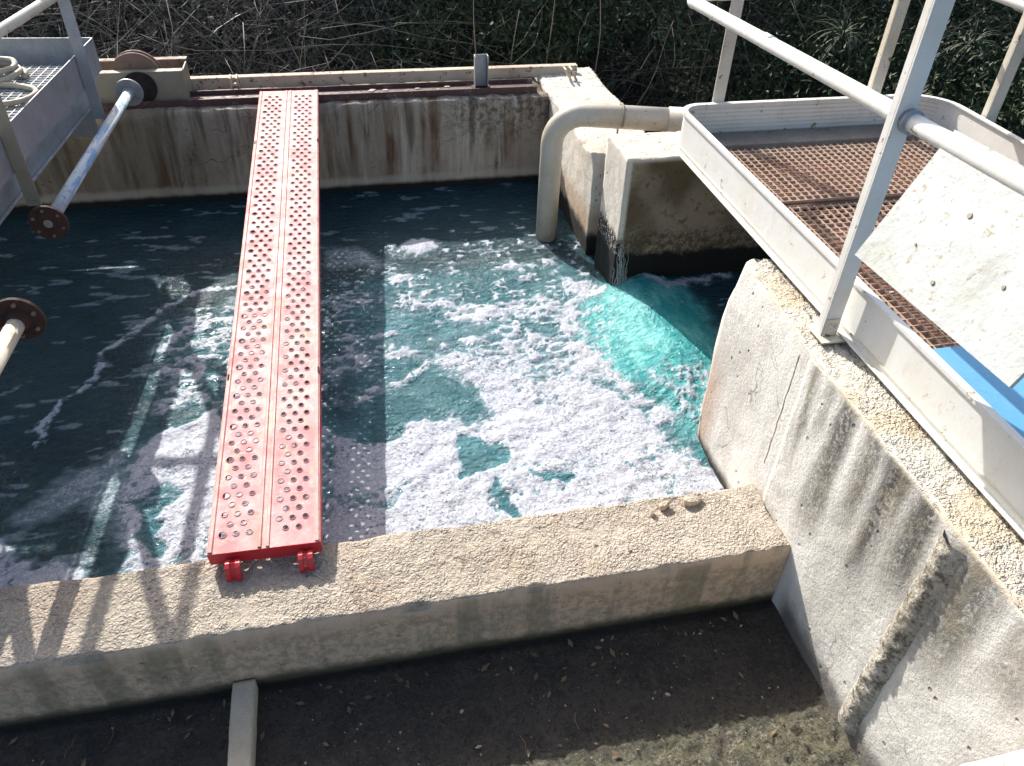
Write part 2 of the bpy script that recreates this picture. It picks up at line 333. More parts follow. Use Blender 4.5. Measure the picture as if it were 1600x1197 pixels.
# ------------------------------------------------------------------ terrain
def vnoise(x, y, seed=0):
    xi = np.floor(x).astype(np.int64); yi = np.floor(y).astype(np.int64); fx = x-xi; fy = y-yi
    fx = fx*fx*(3-2*fx); fy = fy*fy*(3-2*fy)
    def h(a, b):
        n = (a*374761393 + b*668265263 + seed*974634777) & 0xffffffff
        n = ((n ^ (n >> 13))*1274126177) & 0xffffffff
        return ((n ^ (n >> 16)) & 0xffff)/65535.
    return (h(xi,yi)*(1-fx)+h(xi+1,yi)*fx)*(1-fy)+(h(xi,yi+1)*(1-fx)+h(xi+1,yi+1)*fx)*fy
def fbm(x, y, f, o=4, seed=0, g=.5):
    s = 0; a = 1; t = 0
    for k in range(o): s = s+a*vnoise(x*f*2**k+k*17.3, y*f*2**k+k*9.1, seed+k); t += a; a *= g
    return s/t
def gridmesh(xs, ys, Z):
    X, Y = np.meshgrid(xs, ys); V = np.stack([X.ravel(), Y.ravel(), Z.ravel()], 1)
    nx, ny = len(xs), len(ys); i = np.arange(nx*ny).reshape(ny, nx)
    F = np.stack([i[:-1,:-1], i[:-1,1:], i[1:,1:], i[1:,:-1]], -1).reshape(-1, 4)
    return V.tolist(), [], F.tolist()
def ground_mat():
    m = N('dark_bank_soil')
    c = m.mix(m.ramp(m.noise(6, 6, .7), .4, .65), (.010, .010, .008), (.022, .019, .013))
    return m.fin(c, .95, m.bump(m.noise(18, 6, .7), .05))
def gz(X, Y):
    z = np.full_like(X, -2.6)
    z = z + np.clip((Y-4.95)/3.2, 0, 1)**1.3*1.0 + np.clip((Y-8.2)/40, 0, 1)*2
    z = z + (np.clip((X-2.9)/.4, 0, 1))*.3*(Y < 20)
    return z + .12*(fbm(X, Y, 1.5, 4, 3)-.5)*(Y > 5)
xs = np.concatenate([np.linspace(-60, -6, 12), np.linspace(-5, 7, 110), np.linspace(8, 60, 12)])
ys = np.concatenate([np.linspace(-60, -1, 10), np.linspace(0, 10, 100), np.linspace(11, 80, 20)])
Xg, Yg = np.meshgrid(xs, ys)
g = link('ground', gridmesh(xs, ys, gz(Xg, Yg)), ground_mat(), smooth=True); tag(g, kind='structure')

# ------------------------------------------------------------------ sludge floor in the near basin
def sludge_mat():
    m = N('dark_sludge')
    c = m.mix(m.ramp(m.noise(7, 6, .75), .42, .62), (.085, .070, .057), (.045, .038, .033))
    c = m.mix(m.math('MULTIPLY', m.ramp(m.noise(30, 5, .8), .56, .68), .7), c, (.15, .12, .09))
    gy = m.math('MULTIPLY', m.ramp(m.y, 1.03, .90), m.ramp(m.x, -.2, .4))  # mossy tint; also paints the floor lighter where the sun strip falls
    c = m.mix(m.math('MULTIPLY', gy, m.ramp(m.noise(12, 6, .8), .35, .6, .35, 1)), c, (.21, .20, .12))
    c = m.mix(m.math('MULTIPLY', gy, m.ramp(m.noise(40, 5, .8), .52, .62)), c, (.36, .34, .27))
    c = m.mix(m.ramp(m.noise(75, 5, .85), .50, .60, 0, .85), c, (.020, .017, .015))
    c = m.mix(m.ramp(m.noise(110, 4, .85, vec=m.vec((1, 1, 1), (3, 8, 1))), .56, .64, 0, .75), c, (.17, .14, .11))
    c = m.mix(m.ramp(m.voro(45), .085, .05, 0, .8), c, (.26, .20, .14))
    c = m.mix(m.math('MULTIPLY', m.ramp(m.voro(13), .04, .03), .9), c, (.62, .55, .42))
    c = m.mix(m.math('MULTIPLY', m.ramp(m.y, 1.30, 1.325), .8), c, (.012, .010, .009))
    h = m.math('ADD', m.noise(60, 6, .8), m.math('MULTIPLY', m.noise(14, 4), 1.2))
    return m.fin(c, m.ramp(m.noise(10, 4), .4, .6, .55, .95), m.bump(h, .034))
xs = np.arange(-2.0, 1.225, .008); ys = np.arange(.1, 1.345, .008); Xg, Yg = np.meshgrid(xs, ys)
sun_part = np.clip((1.02-Yg)/.12, 0, 1)*np.clip((Xg+.1)/.4, 0, 1)
Z = FZ + .008*(fbm(Xg, Yg, 9, 4, 5)-.5) + .007*(fbm(Xg, Yg, 38, 3, 55)-.5) + sun_part*(.034*(fbm(Xg, Yg, 30, 3, 9, .7)-.45)) + .025*np.clip((Xg-1.16)/.06, 0, 1)*fbm(Xg, Yg, 15, 3, 6)
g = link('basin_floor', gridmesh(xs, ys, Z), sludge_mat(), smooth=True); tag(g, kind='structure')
# debris specks on it
bm = bmesh.new()
for i in range(230):
    x, y = rng.uniform(-1.1, 1.18), rng.uniform(.7, 1.3); s = rng.uniform(.0015, .0042)*(2.0 if rng.random() < .06 else 1)
    mtx = Matrix.Translation((x, y, FZ+.002+s*.3)) @ Matrix.Rotation(rng.uniform(0, 6), 4, Vector(rng.normal(size=3)).normalized()) @ Matrix.Diagonal((s*rng.uniform(.7, 2), s, s*.6, 1))
    bmesh.ops.create_icosphere(bm, subdivisions=1, radius=1, matrix=mtx)
tag(link('debris', bm, paint('pale_debris', (.34, .28, .2), (.12, .08, .05), .9, .8)), 'pale grit and crumbs scattered on the dark sludge floor', 'debris', kind='stuff')

bm = bmesh.new()
for i in range(90):
    x, y = rng.uniform(-1.1, 1.15), rng.uniform(.75, 1.31); 
    if rng.random() < .5: y = 1.31-abs(rng.normal())*.05
    a = rng.uniform(0, 6.28); L_ = rng.uniform(.006, .018); wd = L_*rng.uniform(.25, .5); z = FZ+.008+rng.uniform(0, .003)
    d_ = Vector((math.cos(a), math.sin(a), rng.uniform(-.2, .3))); n_ = Vector((-math.sin(a), math.cos(a), rng.uniform(-.3, .3))); c0 = Vector((x, y, z))
    bm.faces.new([bm.verts.new(c0+v) for v in (-d_*L_, n_*wd, d_*L_, -n_*wd)])
for i in range(14):
    x, y = rng.uniform(-1.0, 1.0), rng.uniform(.85, 1.28); a = rng.uniform(0, 6.28); L_ = rng.uniform(.02, .06)
    tube(bm, [(x, y, FZ+.008), (x+L_*.5*math.cos(a), y+L_*.5*math.sin(a), FZ+.012), (x+L_*math.cos(a+.3), y+L_*math.sin(a+.3), FZ+.008)], .0013, 5)
tag(link('leaf_litter', bm, paint('dead_leaf', (.16, .11, .06), (.07, .05, .03), .9, .8)), 'dead leaf scraps and short twigs lying on the dark sludge floor', 'leaf litter', kind='stuff')
# ------------------------------------------------------------------ concrete walls
def T(name, *a, amp_top=.004, amp_side=.002, chip=.02, res=.02, m='beam', label='', cat='wall', f=22, big=.006, zres=None, extra=None, r=.004):
    d0 = edge_disp(*a, amp_top, amp_side, chip, f, big, r)
    d = (lambda p: extra(p, d0(p))) if extra else d0
    return slab(name, *a, res, m, d, label, cat, zres=zres)
# cross wall (the beam the plank rests on)
def ex_beam_g(p, q):
    if abs(p.z+1.9) < 1e-5:
        k = min(1, max(0, (.95-p.x)/.25)); q.z = -1.9 + (q.z+1.9)*(.25+.75*k)
        # broken patch on the rear edge near the right end
        dx, dy = (p.x-.93)/.12, (p.y-1.56)/.05; e = dx*dx+dy*dy
        if e < 1: q.z -= (.012+.01*fb(p, 40))*(1-e)
    return q
T('cross_wall', -3.2, 1.222, 1.335, 1.612, -2.5, -1.9, amp_top=.0055, amp_side=.0018, chip=.014, res=.0095, zres=.03, m='beam', f=52, big=.004, extra=ex_beam_g,
  label='tan concrete cross wall with coarse pitted top, under the near end of the red plank')
# back wall with whitish right end
T('back_wall', -3.2, 1.20, 4.5, 4.90, -2.6, -1.6, amp_top=.007, amp_side=.004, chip=.03, res=.025, m='back',
  label='brown rust streaked concrete wall along the far side of the water', big=.010)
T('wall_end', 1.204, 1.58, 3.56, 4.97, -2.6, -1.585, amp_top=.006, amp_side=.003, chip=.03, res=.014, f=40, m='end',
  label='whitish concrete return wall beside the down-turned pipe, flaky and streaked', big=.008)
# slot between return wall and channel wall
T('slot_wall', 1.275, 1.58, 3.395, 3.557, -2.6, -1.60, amp_top=.004, amp_side=.002, chip=.01, res=.02, m='end',
  label='recessed concrete slot between the whitish return wall and the brown channel wall', big=.003)
T('channel_wall', 1.20, 2.62, 3.10, 3.392, -2.6, -1.392, amp_top=.005, amp_side=.003, chip=.022, res=.013, m='block',
  label='concrete channel wall with white side and dark brown face above black algae', big=.008)
# right side wall
def ex_r(p, q):
    if p.y > 1.55:      # eroded, bulging free end
        t = (p.y-1.6)/.47; zc = (p.z+1.3)
        if p.y > 2.06: q.y += .02*fb(p, 5, 2) - .16*max(0, (-zc-.62)/.35)**1.5 - .03*max(0, 1+zc/.12)
        q.x += .03*max(0, t)*max(0, 1+zc/.16)
        q.x += .012*(p.x < 1.3)
    return q
T('side_wall', 1.22, 1.76, .15, 2.07, -2.6, -1.30, amp_top=.008, amp_side=.0016, chip=.026, res=.0115, m='right', f=60, big=.005, extra=ex_r,
  label='tall pale concrete wall with black run-off streaks and crumbly top, along the right')
def flake(x, y, s, a, lab):
    bm = bmesh.new(); n = 9; top = []; bot = []
    for i in range(n):
        t = 2*math.pi*i/n; r = s*(.75+.45*abs(noise.noise(Vector((i*.9, s*30, a))))*2); p = (x+r*1.5*math.cos(t)*math.cos(a)-r*.7*math.sin(t)*math.sin(a), y+r*1.5*math.cos(t)*math.sin(a)+r*.7*math.sin(t)*math.cos(a))
        top.append(bm.verts.new((p[0], p[1], -1.885+.004*math.sin(t*2)))); bot.append(bm.verts.new((p[0], p[1], -1.906)))
    for i in range(n): bm.faces.new((bot[i], bot[(i+1) % n], top[(i+1) % n], top[i]))
    bm.faces.new(top); bm.faces.new(bot[::-1]); bmesh.ops.recalc_face_normals(bm, faces=bm.faces[:])
    tag(link('concrete_flake', bm, 'beam', bevel=.002), lab, 'concrete flake', 'loose flakes on the cross wall')
flake(.985, 1.575, .028, .15, 'largest loose flat flake on the rear edge of the cross wall, rightmost')
flake(.885, 1.570, .018, .6, 'mid-sized cracked flake left of the largest one on the cross wall')
flake(.835, 1.545, .012, 1.1, 'smallest crumb-like flake, leftmost on the rear edge of the cross wall')
# mortar seams
def seam(name, y, z0, z1, wd, label, prot=.02):
    bm = bmesh.new(); n = int((z1-z0)/.008); k = 9; rows = []
    for i in range(n+1):
        z = z0+(z1-z0)*i/n; row = []
        for j in range(k):
            t = j/(k-1); yy = y+(t-.5)*wd*(1+.15*noise.noise(Vector((z*12, t, 3)))); hh = math.sin(math.pi*t)*prot*(1+.7*noise.noise(Vector((z*28, t*4, 1)))*.5+.35*noise.noise(Vector((z*75, t*9, 1))))
            row.append(bm.verts.new((1.221-max(0, hh)+.004*(j in (0, k-1)), yy, z)))
        rows.append(row)
    for a, b in zip(rows, rows[1:]):
        for j in range(k-1): bm.faces.new((a[j], b[j], b[j+1], a[j+1]))
    return tag(link(name, bm, 'seam', smooth=True), label, 'mortar seam')
seam('mortar_seam', .885, -2.13, -1.33, .085, 'rough crumbly vertical mortar seam running down the pale right wall')
seam('mortar_seam', .50, -2.1, -1.33, .05, 'short dark mortar seam on the right wall at the bottom corner of the view', .015)
bm = bmesh.new()   # thin shuttering line higher up
tube(bm, [(1.2185+.001*math.sin(i), 1.59+.003*noise.noise(Vector((i*.3, 0, 0))), -1.34-.44*i/30) for i in range(31)], .0022, 5)
tag(link('formwork_line', bm, 'seam'), 'thin raised formwork line on the pale wall just right of its free end', 'formwork line')
# low divider slab in the sludge basin
T('divider_slab', -.490, -.425, .2, 1.33, -2.5, -2.125, amp_top=.001, amp_side=.001, chip=.003, res=.0105, zres=.05, m='divider', big=.0015, r=.001,
  label='narrow pale concrete divider standing in the sludge at the bottom')
T('pale_ledge', .90, 1.215, .0, .440, -1.6, -1.295, amp_top=.004, amp_side=.003, chip=.02, res=.011, m='ledge', f=50, big=.004,
  label='white rough concrete ledge at the bottom right corner of the view')

# ------------------------------------------------------------------ water
POLY = {
'main':[(-0.226,2.381),(-0.080,2.289),(0.037,2.261),(0.156,2.382),(0.286,2.379),(0.373,2.294),(0.453,2.391),(0.414,2.545),(0.300,2.676),(0.199,2.786),(0.405,2.810),(0.599,2.744),(0.771,2.598),(0.942,2.479),(1.053,2.289),(1.118,2.082),(1.203,1.957),(1.26,1.824),(1.26,1.5),(-0.235,1.5)],
'under':[(-0.724,2.513),(-0.226,2.381),(-0.235,1.5),(-0.609,1.5)],
'left':[(-0.758,2.488),(-0.618,2.574),(-0.559,1.5),(-0.820,1.5),(-0.900,1.922),(-0.952,2.106),(-0.935,2.330),(-0.874,2.463)],
'corner':[(-1.8,2.3),(-1.385,2.065),(-1.285,1.991),(-1.174,1.864),(-0.986,1.796),(-.95,1.5),(-1.9,1.5)],
'p2':[(0.184,3.755),(0.281,3.862),(0.402,3.844),(0.441,3.731),(0.298,3.697)],
'p3':[(0.686,3.529),(0.765,3.578),(0.859,3.529),(0.826,3.455),(0.726,3.470)],
'p4':[(0.928,3.553),(1.007,3.589),(1.019,3.519),(0.952,3.475)],
'p5':[(1.027,3.470),(1.057,3.304),(1.157,3.154),(1.083,3.072),(1.020,3.140),(0.999,3.251)],
'p6':[(0.145,3.496),(0.277,3.501),(0.243,3.431),(0.147,3.446)],
'p7x':[(0.223,3.301),(0.405,3.226),(0.582,3.140),(0.927,3.232),(1.002,3.073),(0.775,2.998),(0.438,3.025),(0.241,3.166)],
'up':[(1.325,3.151),(1.450,3.025),(1.608,3.082),(1.845,3.106),(1.820,3.049),(1.598,3.013),(1.426,2.960),(1.322,3.092)]}
HOLES = [[(0.295,2.224),(0.383,2.246),(0.480,2.148),(0.496,2.098),(0.425,2.058),(0.344,2.018),(0.264,2.045)],
 [(0.423,1.984),(0.453,1.985),(0.446,1.857),(0.464,1.805),(0.403,1.816)],
 [(0.553,2.036),(0.607,2.033),(0.719,1.959),(0.699,1.942),(0.598,1.994)],
 [(-0.891,2.126),(-0.769,2.136),(-0.712,2.079),(-0.766,2.042),(-0.722,1.890),(-0.775,1.831),(-0.869,1.916),(-0.818,1.993)]]
THIN = [[(-1.133,2.314),(-0.952,2.440),(-0.802,1.877),(-0.942,1.875),(-1.045,2.092),(-1.259,2.043),(-1.296,2.107)],
 [(-0.187,3.839),(0.000,3.832),(0.164,3.649),(0.116,3.545),(-0.191,3.612)]]
TURB = [[(-0.195,3.408),(0.228,3.342),(1.017,3.071),(1.094,2.638),(1.16,2.195),(0.930,2.437),(0.400,2.777),(0.060,2.809),(-0.210,2.586)]]
GLINT = [[(-0.974,3.279),(-0.667,3.395),(-0.3,3.3),(-0.3,2.5),(-0.618,2.574),(-0.921,2.547)]]
CHUTE = [[(0.973,2.966),(1.246,3.225),(1.48,3.12),(1.58,2.9),(1.52,2.35),(1.302,2.0),(1.207,1.98),(1.107,2.364),(0.980,2.609)]]  # turquoise stops short on the right: shade painted in as dark water
LINES = [([(-0.45,3.50),(-0.609,3.515),(-0.736,3.511),(-0.834,3.433),(-0.943,3.372),(-1.005,3.258),(-1.157,3.057),(-1.144,2.872),(-1.202,2.787),(-1.262,2.756),(-1.261,2.644),(-1.286,2.497)], .018),
 ([(-.19,3.30),(.25,3.22),(.6,3.12),(.95,3.05),(1.05,2.96)], .02), ([(1.0,3.02),(.93,2.80),(1.0,2.62),(1.06,2.42),(1.13,2.20)], .045), ([(.98,3.05),(1.15,3.12)], .03), ([(-.19,2.52),(.1,2.60),(.25,2.78)], .025)]
xs = np.arange(-2.4, 3.3, .0095); ys = np.arange(1.56, 4.62, .0095); X, Y = np.meshgrid(xs, ys)
def sdf(poly, X, Y):
    d = np.full(X.shape, 1e9); ins = np.zeros(X.shape, bool); n = len(poly)
    for i in range(n):
        (ax, ay), (bx, by) = poly[i], poly[(i+1) % n]; ex, ey = bx-ax, by-ay
        t = np.clip(((X-ax)*ex+(Y-ay)*ey)/(ex*ex+ey*ey+1e-12), 0, 1); d = np.minimum(d, np.hypot(X-ax-t*ex, Y-ay-t*ey))
        c = ((ay > Y) != (by > Y)) & (X < (bx-ax)*(Y-ay)/(by-ay+1e-12)+ax); ins ^= c
    return np.where(ins, d, -d)
def ldist(line, X, Y):
    d = np.full(X.shape, 1e9)
    for (ax, ay), (bx, by) in zip(line, line[1:]):
        ex, ey = bx-ax, by-ay; t = np.clip(((X-ax)*ex+(Y-ay)*ey)/(ex*ex+ey*ey), 0, 1); d = np.minimum(d, np.hypot(X-ax-t*ex, Y-ay-t*ey))
    return d
def ss(a, b, v): t = np.clip((v-a)/(b-a), 0, 1); return t*t*(3-2*t)
Xw = X+.09*(fbm(X, Y, 5, 4, 1)-.5)+.10*(fbm(X, Y, 15, 4, 41, .65)-.5); Yw = Y+.09*(fbm(X, Y, 5, 4, 2)-.5)+.10*(fbm(X, Y, 15, 4, 42, .65)-.5)
foam = np.zeros_like(X)
P7 = POLY.pop('p7x')
for k, p in POLY.items(): foam = np.maximum(foam, ss(-.045, .05, sdf(p, Xw, Yw) + .05*(fbm(X, Y, 34, 3, 91)-.5)))
for p in HOLES: foam = foam*(1-ss(-.012, .012, sdf(p, Xw, Yw)))
big = fbm(X, Y, 7, 4, 8); fine = fbm(X*1.0, Y*1.7, 22, 4, 12, .6)
lane = 1-np.abs(2*fbm(X+.3*big, Y*1.3+.3*fine, 6, 4, 95, .6)-1)*2.2
foam = foam*(1-.62*ss(.62, 1.0, lane)*ss(.40, .58, fbm(X, Y, 4, 3, 97)))
for p in THIN: foam = np.maximum(foam, .52*ss(-.05, .06, sdf(p, Xw, Yw))*(.6+.8*fine))
for p in TURB:
    a = ss(-.04, .10, sdf(p, Xw, Yw)); rid = 1-np.abs(2*fbm(X+.25*big, Y*1.9, 9, 4, 15, .6)-1)*2.2
    foam = np.maximum(foam, a*np.clip(.10+.9*ss(.40, 1.0, rid)*ss(.33, .6, big+.1)+.35*ss(3.1, 2.6, Y)*(.5+fine), 0, .85))
foam = np.maximum(foam, ss(-.06, .05, sdf(P7, Xw, Yw))*(.15+.7*ss(.40, .60, fbm(X, Y*1.7, 20, 4, 83, .6))))
for p in GLINT: foam = np.maximum(foam, ss(-.05, .1, sdf(p, Xw, Yw))*.72*ss(.40, .58, fine))  # sun glints painted in as pale foam flecks
for l, wd in LINES: foam = np.maximum(foam, ss(wd*1.6, wd*.2, ldist(l, Xw, Yw))*(.25+.75*ss(.32, .55, fine)))
# scattered flecks
fl2 = ss(.64, .70, fbm(X, Y*1.6, 34, 2, 33, .45))*ss(.40, .55, big)*ss(2.45, 2.7, Y)*ss(3.9, 3.6, Y)*ss(-.5, -.2, X)*ss(1.2, 1.1, X); foam = np.maximum(foam, fl2*.75)
fl = ss(.70, .76, fbm(X, Y*1.5, 17, 3, 31, .45))*ss(.42, .6, big)*ss(2.6, 3.0, Y)*ss(4.2, 3.8, Y)*ss(-.4, .1, X); foam = np.maximum(foam, fl*.8)
flL = ss(.66, .72, fbm(X*.8+Y*.5, Y*2.6, 9, 4, 37, .5)); foam = np.maximum(foam, flL*.46*ss(-.2, -.5, X)); foam = np.maximum(foam, flL*.44*ss(3.3, 3.8, Y))
ch = np.zeros_like(X)
for p in CHUTE: ch = np.maximum(ch, ss(-.06, .08, sdf(p, Xw, Yw)))
turq = np.maximum(ch, 0)
milk = np.maximum.reduce([ss(-.1, .25, sdf(TURB[0], Xw, Yw)), ss(-.3, .1, sdf(POLY['main'], Xw, Yw)), .7*ss(-.1, .2, sdf(GLINT[0], Xw, Yw)), .8*ss(-.15, .1, sdf(POLY['left'], Xw, Yw))])
milk = np.maximum(milk, .8*ss(3.62, 3.40, Y)*ss(-.35, .1, X)*ss(1.3, 1.0, X))
# ridges running down the chute and foam on its lower end
rid = 1-np.abs(2*fbm(X*1.0+Y*.55, Y*.35-X*.6, 13, 4, 21, .55)-1)*2.4
lowc = ss(2.55, 2.2, Y)*ch
rip = 1-np.abs(2*fbm(X*.8+Y*1.1, Y*.7-X*1.3, 26, 4, 23, .6)-1)*2.2
foam = np.maximum(foam, ch*np.clip(.04+.7*ss(.5, 1, rid)*(.15+.8*lowc)+.55*ss(.35, 1, rip)*ss(2.7, 2.2, Y)*ss(.36, .6, big+.08)+.2*lowc*fine, 0, .75)*ss(1.7, 1.3, X))
# height field: upstream water stands higher and slides down into the basin
dist_w = ss(.92, 1.62, X+.12*(Y-2.6))
H = .11*dist_w*ss(1.6, 2.1, Y+.3*(X-1.2))*ss(3.5, 3.25, Y)
H += .062*np.exp(-((X-(1.30+.10*(Y-2.9)))/.17)**2)*ch*ss(2.0, 2.5, Y)*ss(3.3, 3.05, Y)
calm = 1-.75*ch*ss(2.35, 2.7, Y)
H += calm*(.010*(big-.5)*(1+1.6*milk) + .004*(fbm(X, Y*1.8, 18, 3, 51)-.5)*(1+2*milk)) + calm*(.007*(rid-.3) + .006*rip)*ch
H += .006*ss(.4, .8, foam)*(.3+1.4*fbm(X, Y, 14, 3, 61))  + .006*(fine-.5)*(.3+milk)
H += .016*np.abs(fbm(X, Y, 10, 4, 71)-.5)*ss(-.1, .15, sdf(TURB[0], X, Y))
Wm = link('water', gridmesh(xs, ys, WZ+H), mat['black'], smooth=True); tag(Wm, kind='structure')
for nm, arr in (('foam', foam), ('turq', turq), ('milk', milk), ('calm', calm)):
    at = Wm.data.attributes.new(nm, 'FLOAT', 'POINT'); at.data.foreach_set('value', arr.ravel().astype(np.float32))
m = N('foamy_teal_water')
def attr(nm):
    n = m.n('ShaderNodeAttribute'); n.attribute_name = nm; return n.outputs['Fac']
fo, tq, mk = attr('foam'), attr('turq'), attr('milk')
fn = m.math('ADD', m.math('MULTIPLY', m.math('SUBTRACT', m.noise(55, 5, .75), .5), .9), m.math('MULTIPLY', m.math('SUBTRACT', m.noise(200, 3, .7), .5), .5))
edge = m.math('MULTIPLY', fo, m.math('SUBTRACT', 1.15, fo))
fm = m.ramp(m.math('ADD', fo, m.math('MULTIPLY', fn, m.ramp(fo, .02, .5))), .42, .78)
wv = m.n('ShaderNodeVectorMath'); wv.operation = 'ADD'; m.l(m.pos, wv.inputs[0])
sc = m.n('ShaderNodeVectorMath'); sc.operation = 'SCALE'; m.l(m.noise(40, 3, .6, color=True), sc.inputs[0]); sc.inputs['Scale'].default_value = .012; m.l(sc.outputs[0], wv.inputs[1])
bub = m.voro(58, vec=wv.outputs[0]); bub2 = m.voro(135, vec=wv.outputs[0])
dens = m.ramp(m.noise(7, 4, .6), .36, .62, .25, 1)
h1_ = m.math('MULTIPLY', m.ramp(m.voro(42, vec=wv.outputs[0]), .34, .24), m.ramp(m.noise(50, 2), .38, .48))
h2_ = m.math('MULTIPLY', m.ramp(m.voro(85, vec=wv.outputs[0]), .36, .24), m.ramp(m.noise(31, 2, vec=m.vec((1, 1, 1), (2, 2, 2))), .40, .50))
holes = m.math('MULTIPLY', m.math('MAXIMUM', h1_, m.math('MULTIPLY', h2_, .85)), dens)
deep = m.mix(m.ramp(m.noise(3, 4), .35, .7), (.010, .035, .046), (.017, .055, .068))
wc = m.mix(mk, deep, m.mix(m.ramp(m.noise(6, 4, .6), .35, .65), (.034, .120, .145), (.068, .185, .215)))
wc = m.mix(tq, wc, m.mix(m.ramp(m.noise(14, 5, .6, vec=m.vec((1, .4, 1))), .4, .65), (.026, .25, .255), (.105, .40, .395)))
fc = m.mix(m.ramp(bub2, .15, .55, 0, .6), (.51, .51, .535), (.30, .33, .385)); fc = m.mix(m.ramp(bub, .35, .62, 0, .5), fc, (.22, .26, .33))
fc = m.mix(m.math('MULTIPLY', holes, .9), fc, (.10, .14, .18))
fc = m.mix(m.ramp(m.noise(6, 5, .7), .42, .68, 0, .5), fc, (.40, .41, .45))
thin = m.math('MULTIPLY', m.ramp(m.math('ADD', fo, m.math('MULTIPLY', m.math('SUBTRACT', m.noise(18, 5, .7, vec=m.vec((1, 1.5, 1))), .5), .55)), .04, .62), .62)
thin = m.math('MULTIPLY', thin, m.ramp(m.noise(70, 4, .75), .25, .6, .55, 1))
wc = m.mix(thin, wc, (.25, .33, .37))
col = m.mix(fm, wc, fc)
calm_ = attr('calm')
hw = m.math('ADD', m.math('MULTIPLY', m.noise(24, 4, .6, vec=m.vec((1, 1.6, 1)), dist=.6), 1.0), m.math('MULTIPLY', m.noise(75, 3, .6), .35))
hf = m.math('SUBTRACT', m.math('MULTIPLY', m.math('SUBTRACT', .6, bub), .9), m.math('MULTIPLY', holes, 1.0))
hf = m.math('ADD', hf, m.math('MULTIPLY', bub2, -.5))
nw = m.bump(m.math('MULTIPLY', hw, m.ramp(calm_, .2, 1, .62, 1)), .026, .9); nf = m.bump(m.math('ADD', hf, m.math('MULTIPLY', m.noise(12, 3), .8)), .0055, .55)
nm_ = m.n('ShaderNodeMix'); nm_.data_type = 'VECTOR'; m.l(fm, nm_.inputs[0]); m.l(nw, nm_.inputs[4]); m.l(nf, nm_.inputs[5])
m.fin(col, m.math('ADD', m.ramp(fm, 0, 1, .10, .6), m.math('MULTIPLY', m.math('SUBTRACT', 1, calm_), .16)), nm_.outputs[1]); m.b.inputs['IOR'].default_value = 1.33
Wm.data.materials[0] = m.m
# thin threads of water over the black algae on the channel wall corner
bm = bmesh.new()
for i in range(36):
    x = rng.uniform(1.195, 1.262); y = 3.10 + rng.uniform(-.03, .02); pts = []
    z = rng.uniform(-1.98, -1.80)
    for k in range(7): pts.append((x+.004*math.sin(k*2.3+i), 3.094-.004*k+.003*math.sin(i+k), z-min(z+2.10, .14+.1*math.sin(i*7))*k/6))
    tube(bm, pts, rng.uniform(.0005, .0011), 4)
tag(link('water_trickle', bm, paint('trickle', (.34, .38, .38), (.25, .28, .28), .2, .15)), 'thin white threads of water falling over black algae at the channel mouth', 'water trickle', kind='stuff')

# ------------------------------------------------------------------ red scaffold plank
pl = empty('scaffold_plank', (-.52, 1.56, -1.87), 'worn red perforated steel plank bridging the foamy water from wall to wall', 'plank')
yw, tl = math.radians(-1.28), math.radians(5.2)
AX = Vector((math.cos(yw), math.sin(yw), 0)); AY = Vector((-math.sin(yw)*math.cos(tl), math.cos(yw)*math.cos(tl), math.sin(tl))); AZ = AX.cross(AY)
PM = Matrix((AX, AY, AZ)).transposed().to_4x4(); PM.translation = Vector((-.520, 1.561, -1.825))
L, Wd = 3.07, .32
prow, pcol = .0362, .0382
def plate():
    bm = bmesh.new()
    def q(x0, x1, y0, y1, z=0): bm.faces.new([bm.verts.new((x, y, z)) for x, y in ((x0,y0),(x1,y0),(x1,y1),(x0,y1))])
    rows = int((L-.05)/prow)-1; yb = .045
    bands = [(.030-pcol*.38, 3), (.190, 3)]
    xedge = [(.020, .020+pcol*3), (.181, .181+pcol*3)]
    q(.0, xedge[0][0], 0, L); q(xedge[0][1], xedge[1][0], 0, L); q(xedge[1][1], Wd, 0, L)
    for bi, (xa, xb) in enumerate(xedge):
        q(xa, xb, 0, yb); q(xa, xb, yb+rows*prow, L)
        for r in range(rows):
            y0 = yb+r*prow
            odd = (r+bi) % 2
            cells = [xa+pcol*i for i in range(3)] if not odd else [xa+pcol*(.5+i) for i in range(2)]
            if odd: q(xa, xa+pcol*.5, y0, y0+prow); q(xb-pcol*.5, xb, y0, y0+prow)
            for ci, cx in enumerate(cells):
                mx, my = cx+pcol/2, y0+prow/2
                R = .0080 if not (r % 4 == 0 and ((bi == 0 and ci == 0) or (bi == 1 and ci == 2)) and not odd) else .0106
                seg = 16
                outer = []
                for k in range(seg):
                    a = 2*math.pi*(k+.5)/seg; ca, sa = math.cos(a), math.sin(a); t = min((pcol/2)/abs(ca) if ca else 9, (prow/2)/abs(sa) if sa else 9)
                    outer.append((mx+ca*t, my+sa*t))
                # exact corners
                for cxn, cyn in ((1,1),(-1,1),(-1,-1),(1,-1)):
                    j = min(range(seg), key=lambda k: (outer[k][0]-(mx+cxn*pcol/2))**2+(outer[k][1]-(my+cyn*prow/2))**2)
                    outer[j] = (mx+cxn*pcol/2, my+cyn*prow/2)
                rings = [[bm.verts.new((ox, oy, 0)) for ox, oy in outer]]
                for rr, zz in ((R+.0034, 0), (R+.0020, .0020), (R+.0005, .0022), (R, .0008), (R, -.0018)):
                    rings.append([bm.verts.new((mx+rr*math.cos(2*math.pi*(k+.5)/seg), my+rr*math.sin(2*math.pi*(k+.5)/seg), zz)) for k in range(seg)])
                for a_, b_ in zip(rings, rings[1:]):
                    for k in range(seg): bm.faces.new((a_[k], a_[(k+1) % seg], b_[(k+1) % seg], b_[k]))
    # underside skin is left open between the flanges: pressed steel 2 mm thick
    bm.transform(PM); return bm
deck = link('deck_plate', plate(), 'red', pl, smooth=False)
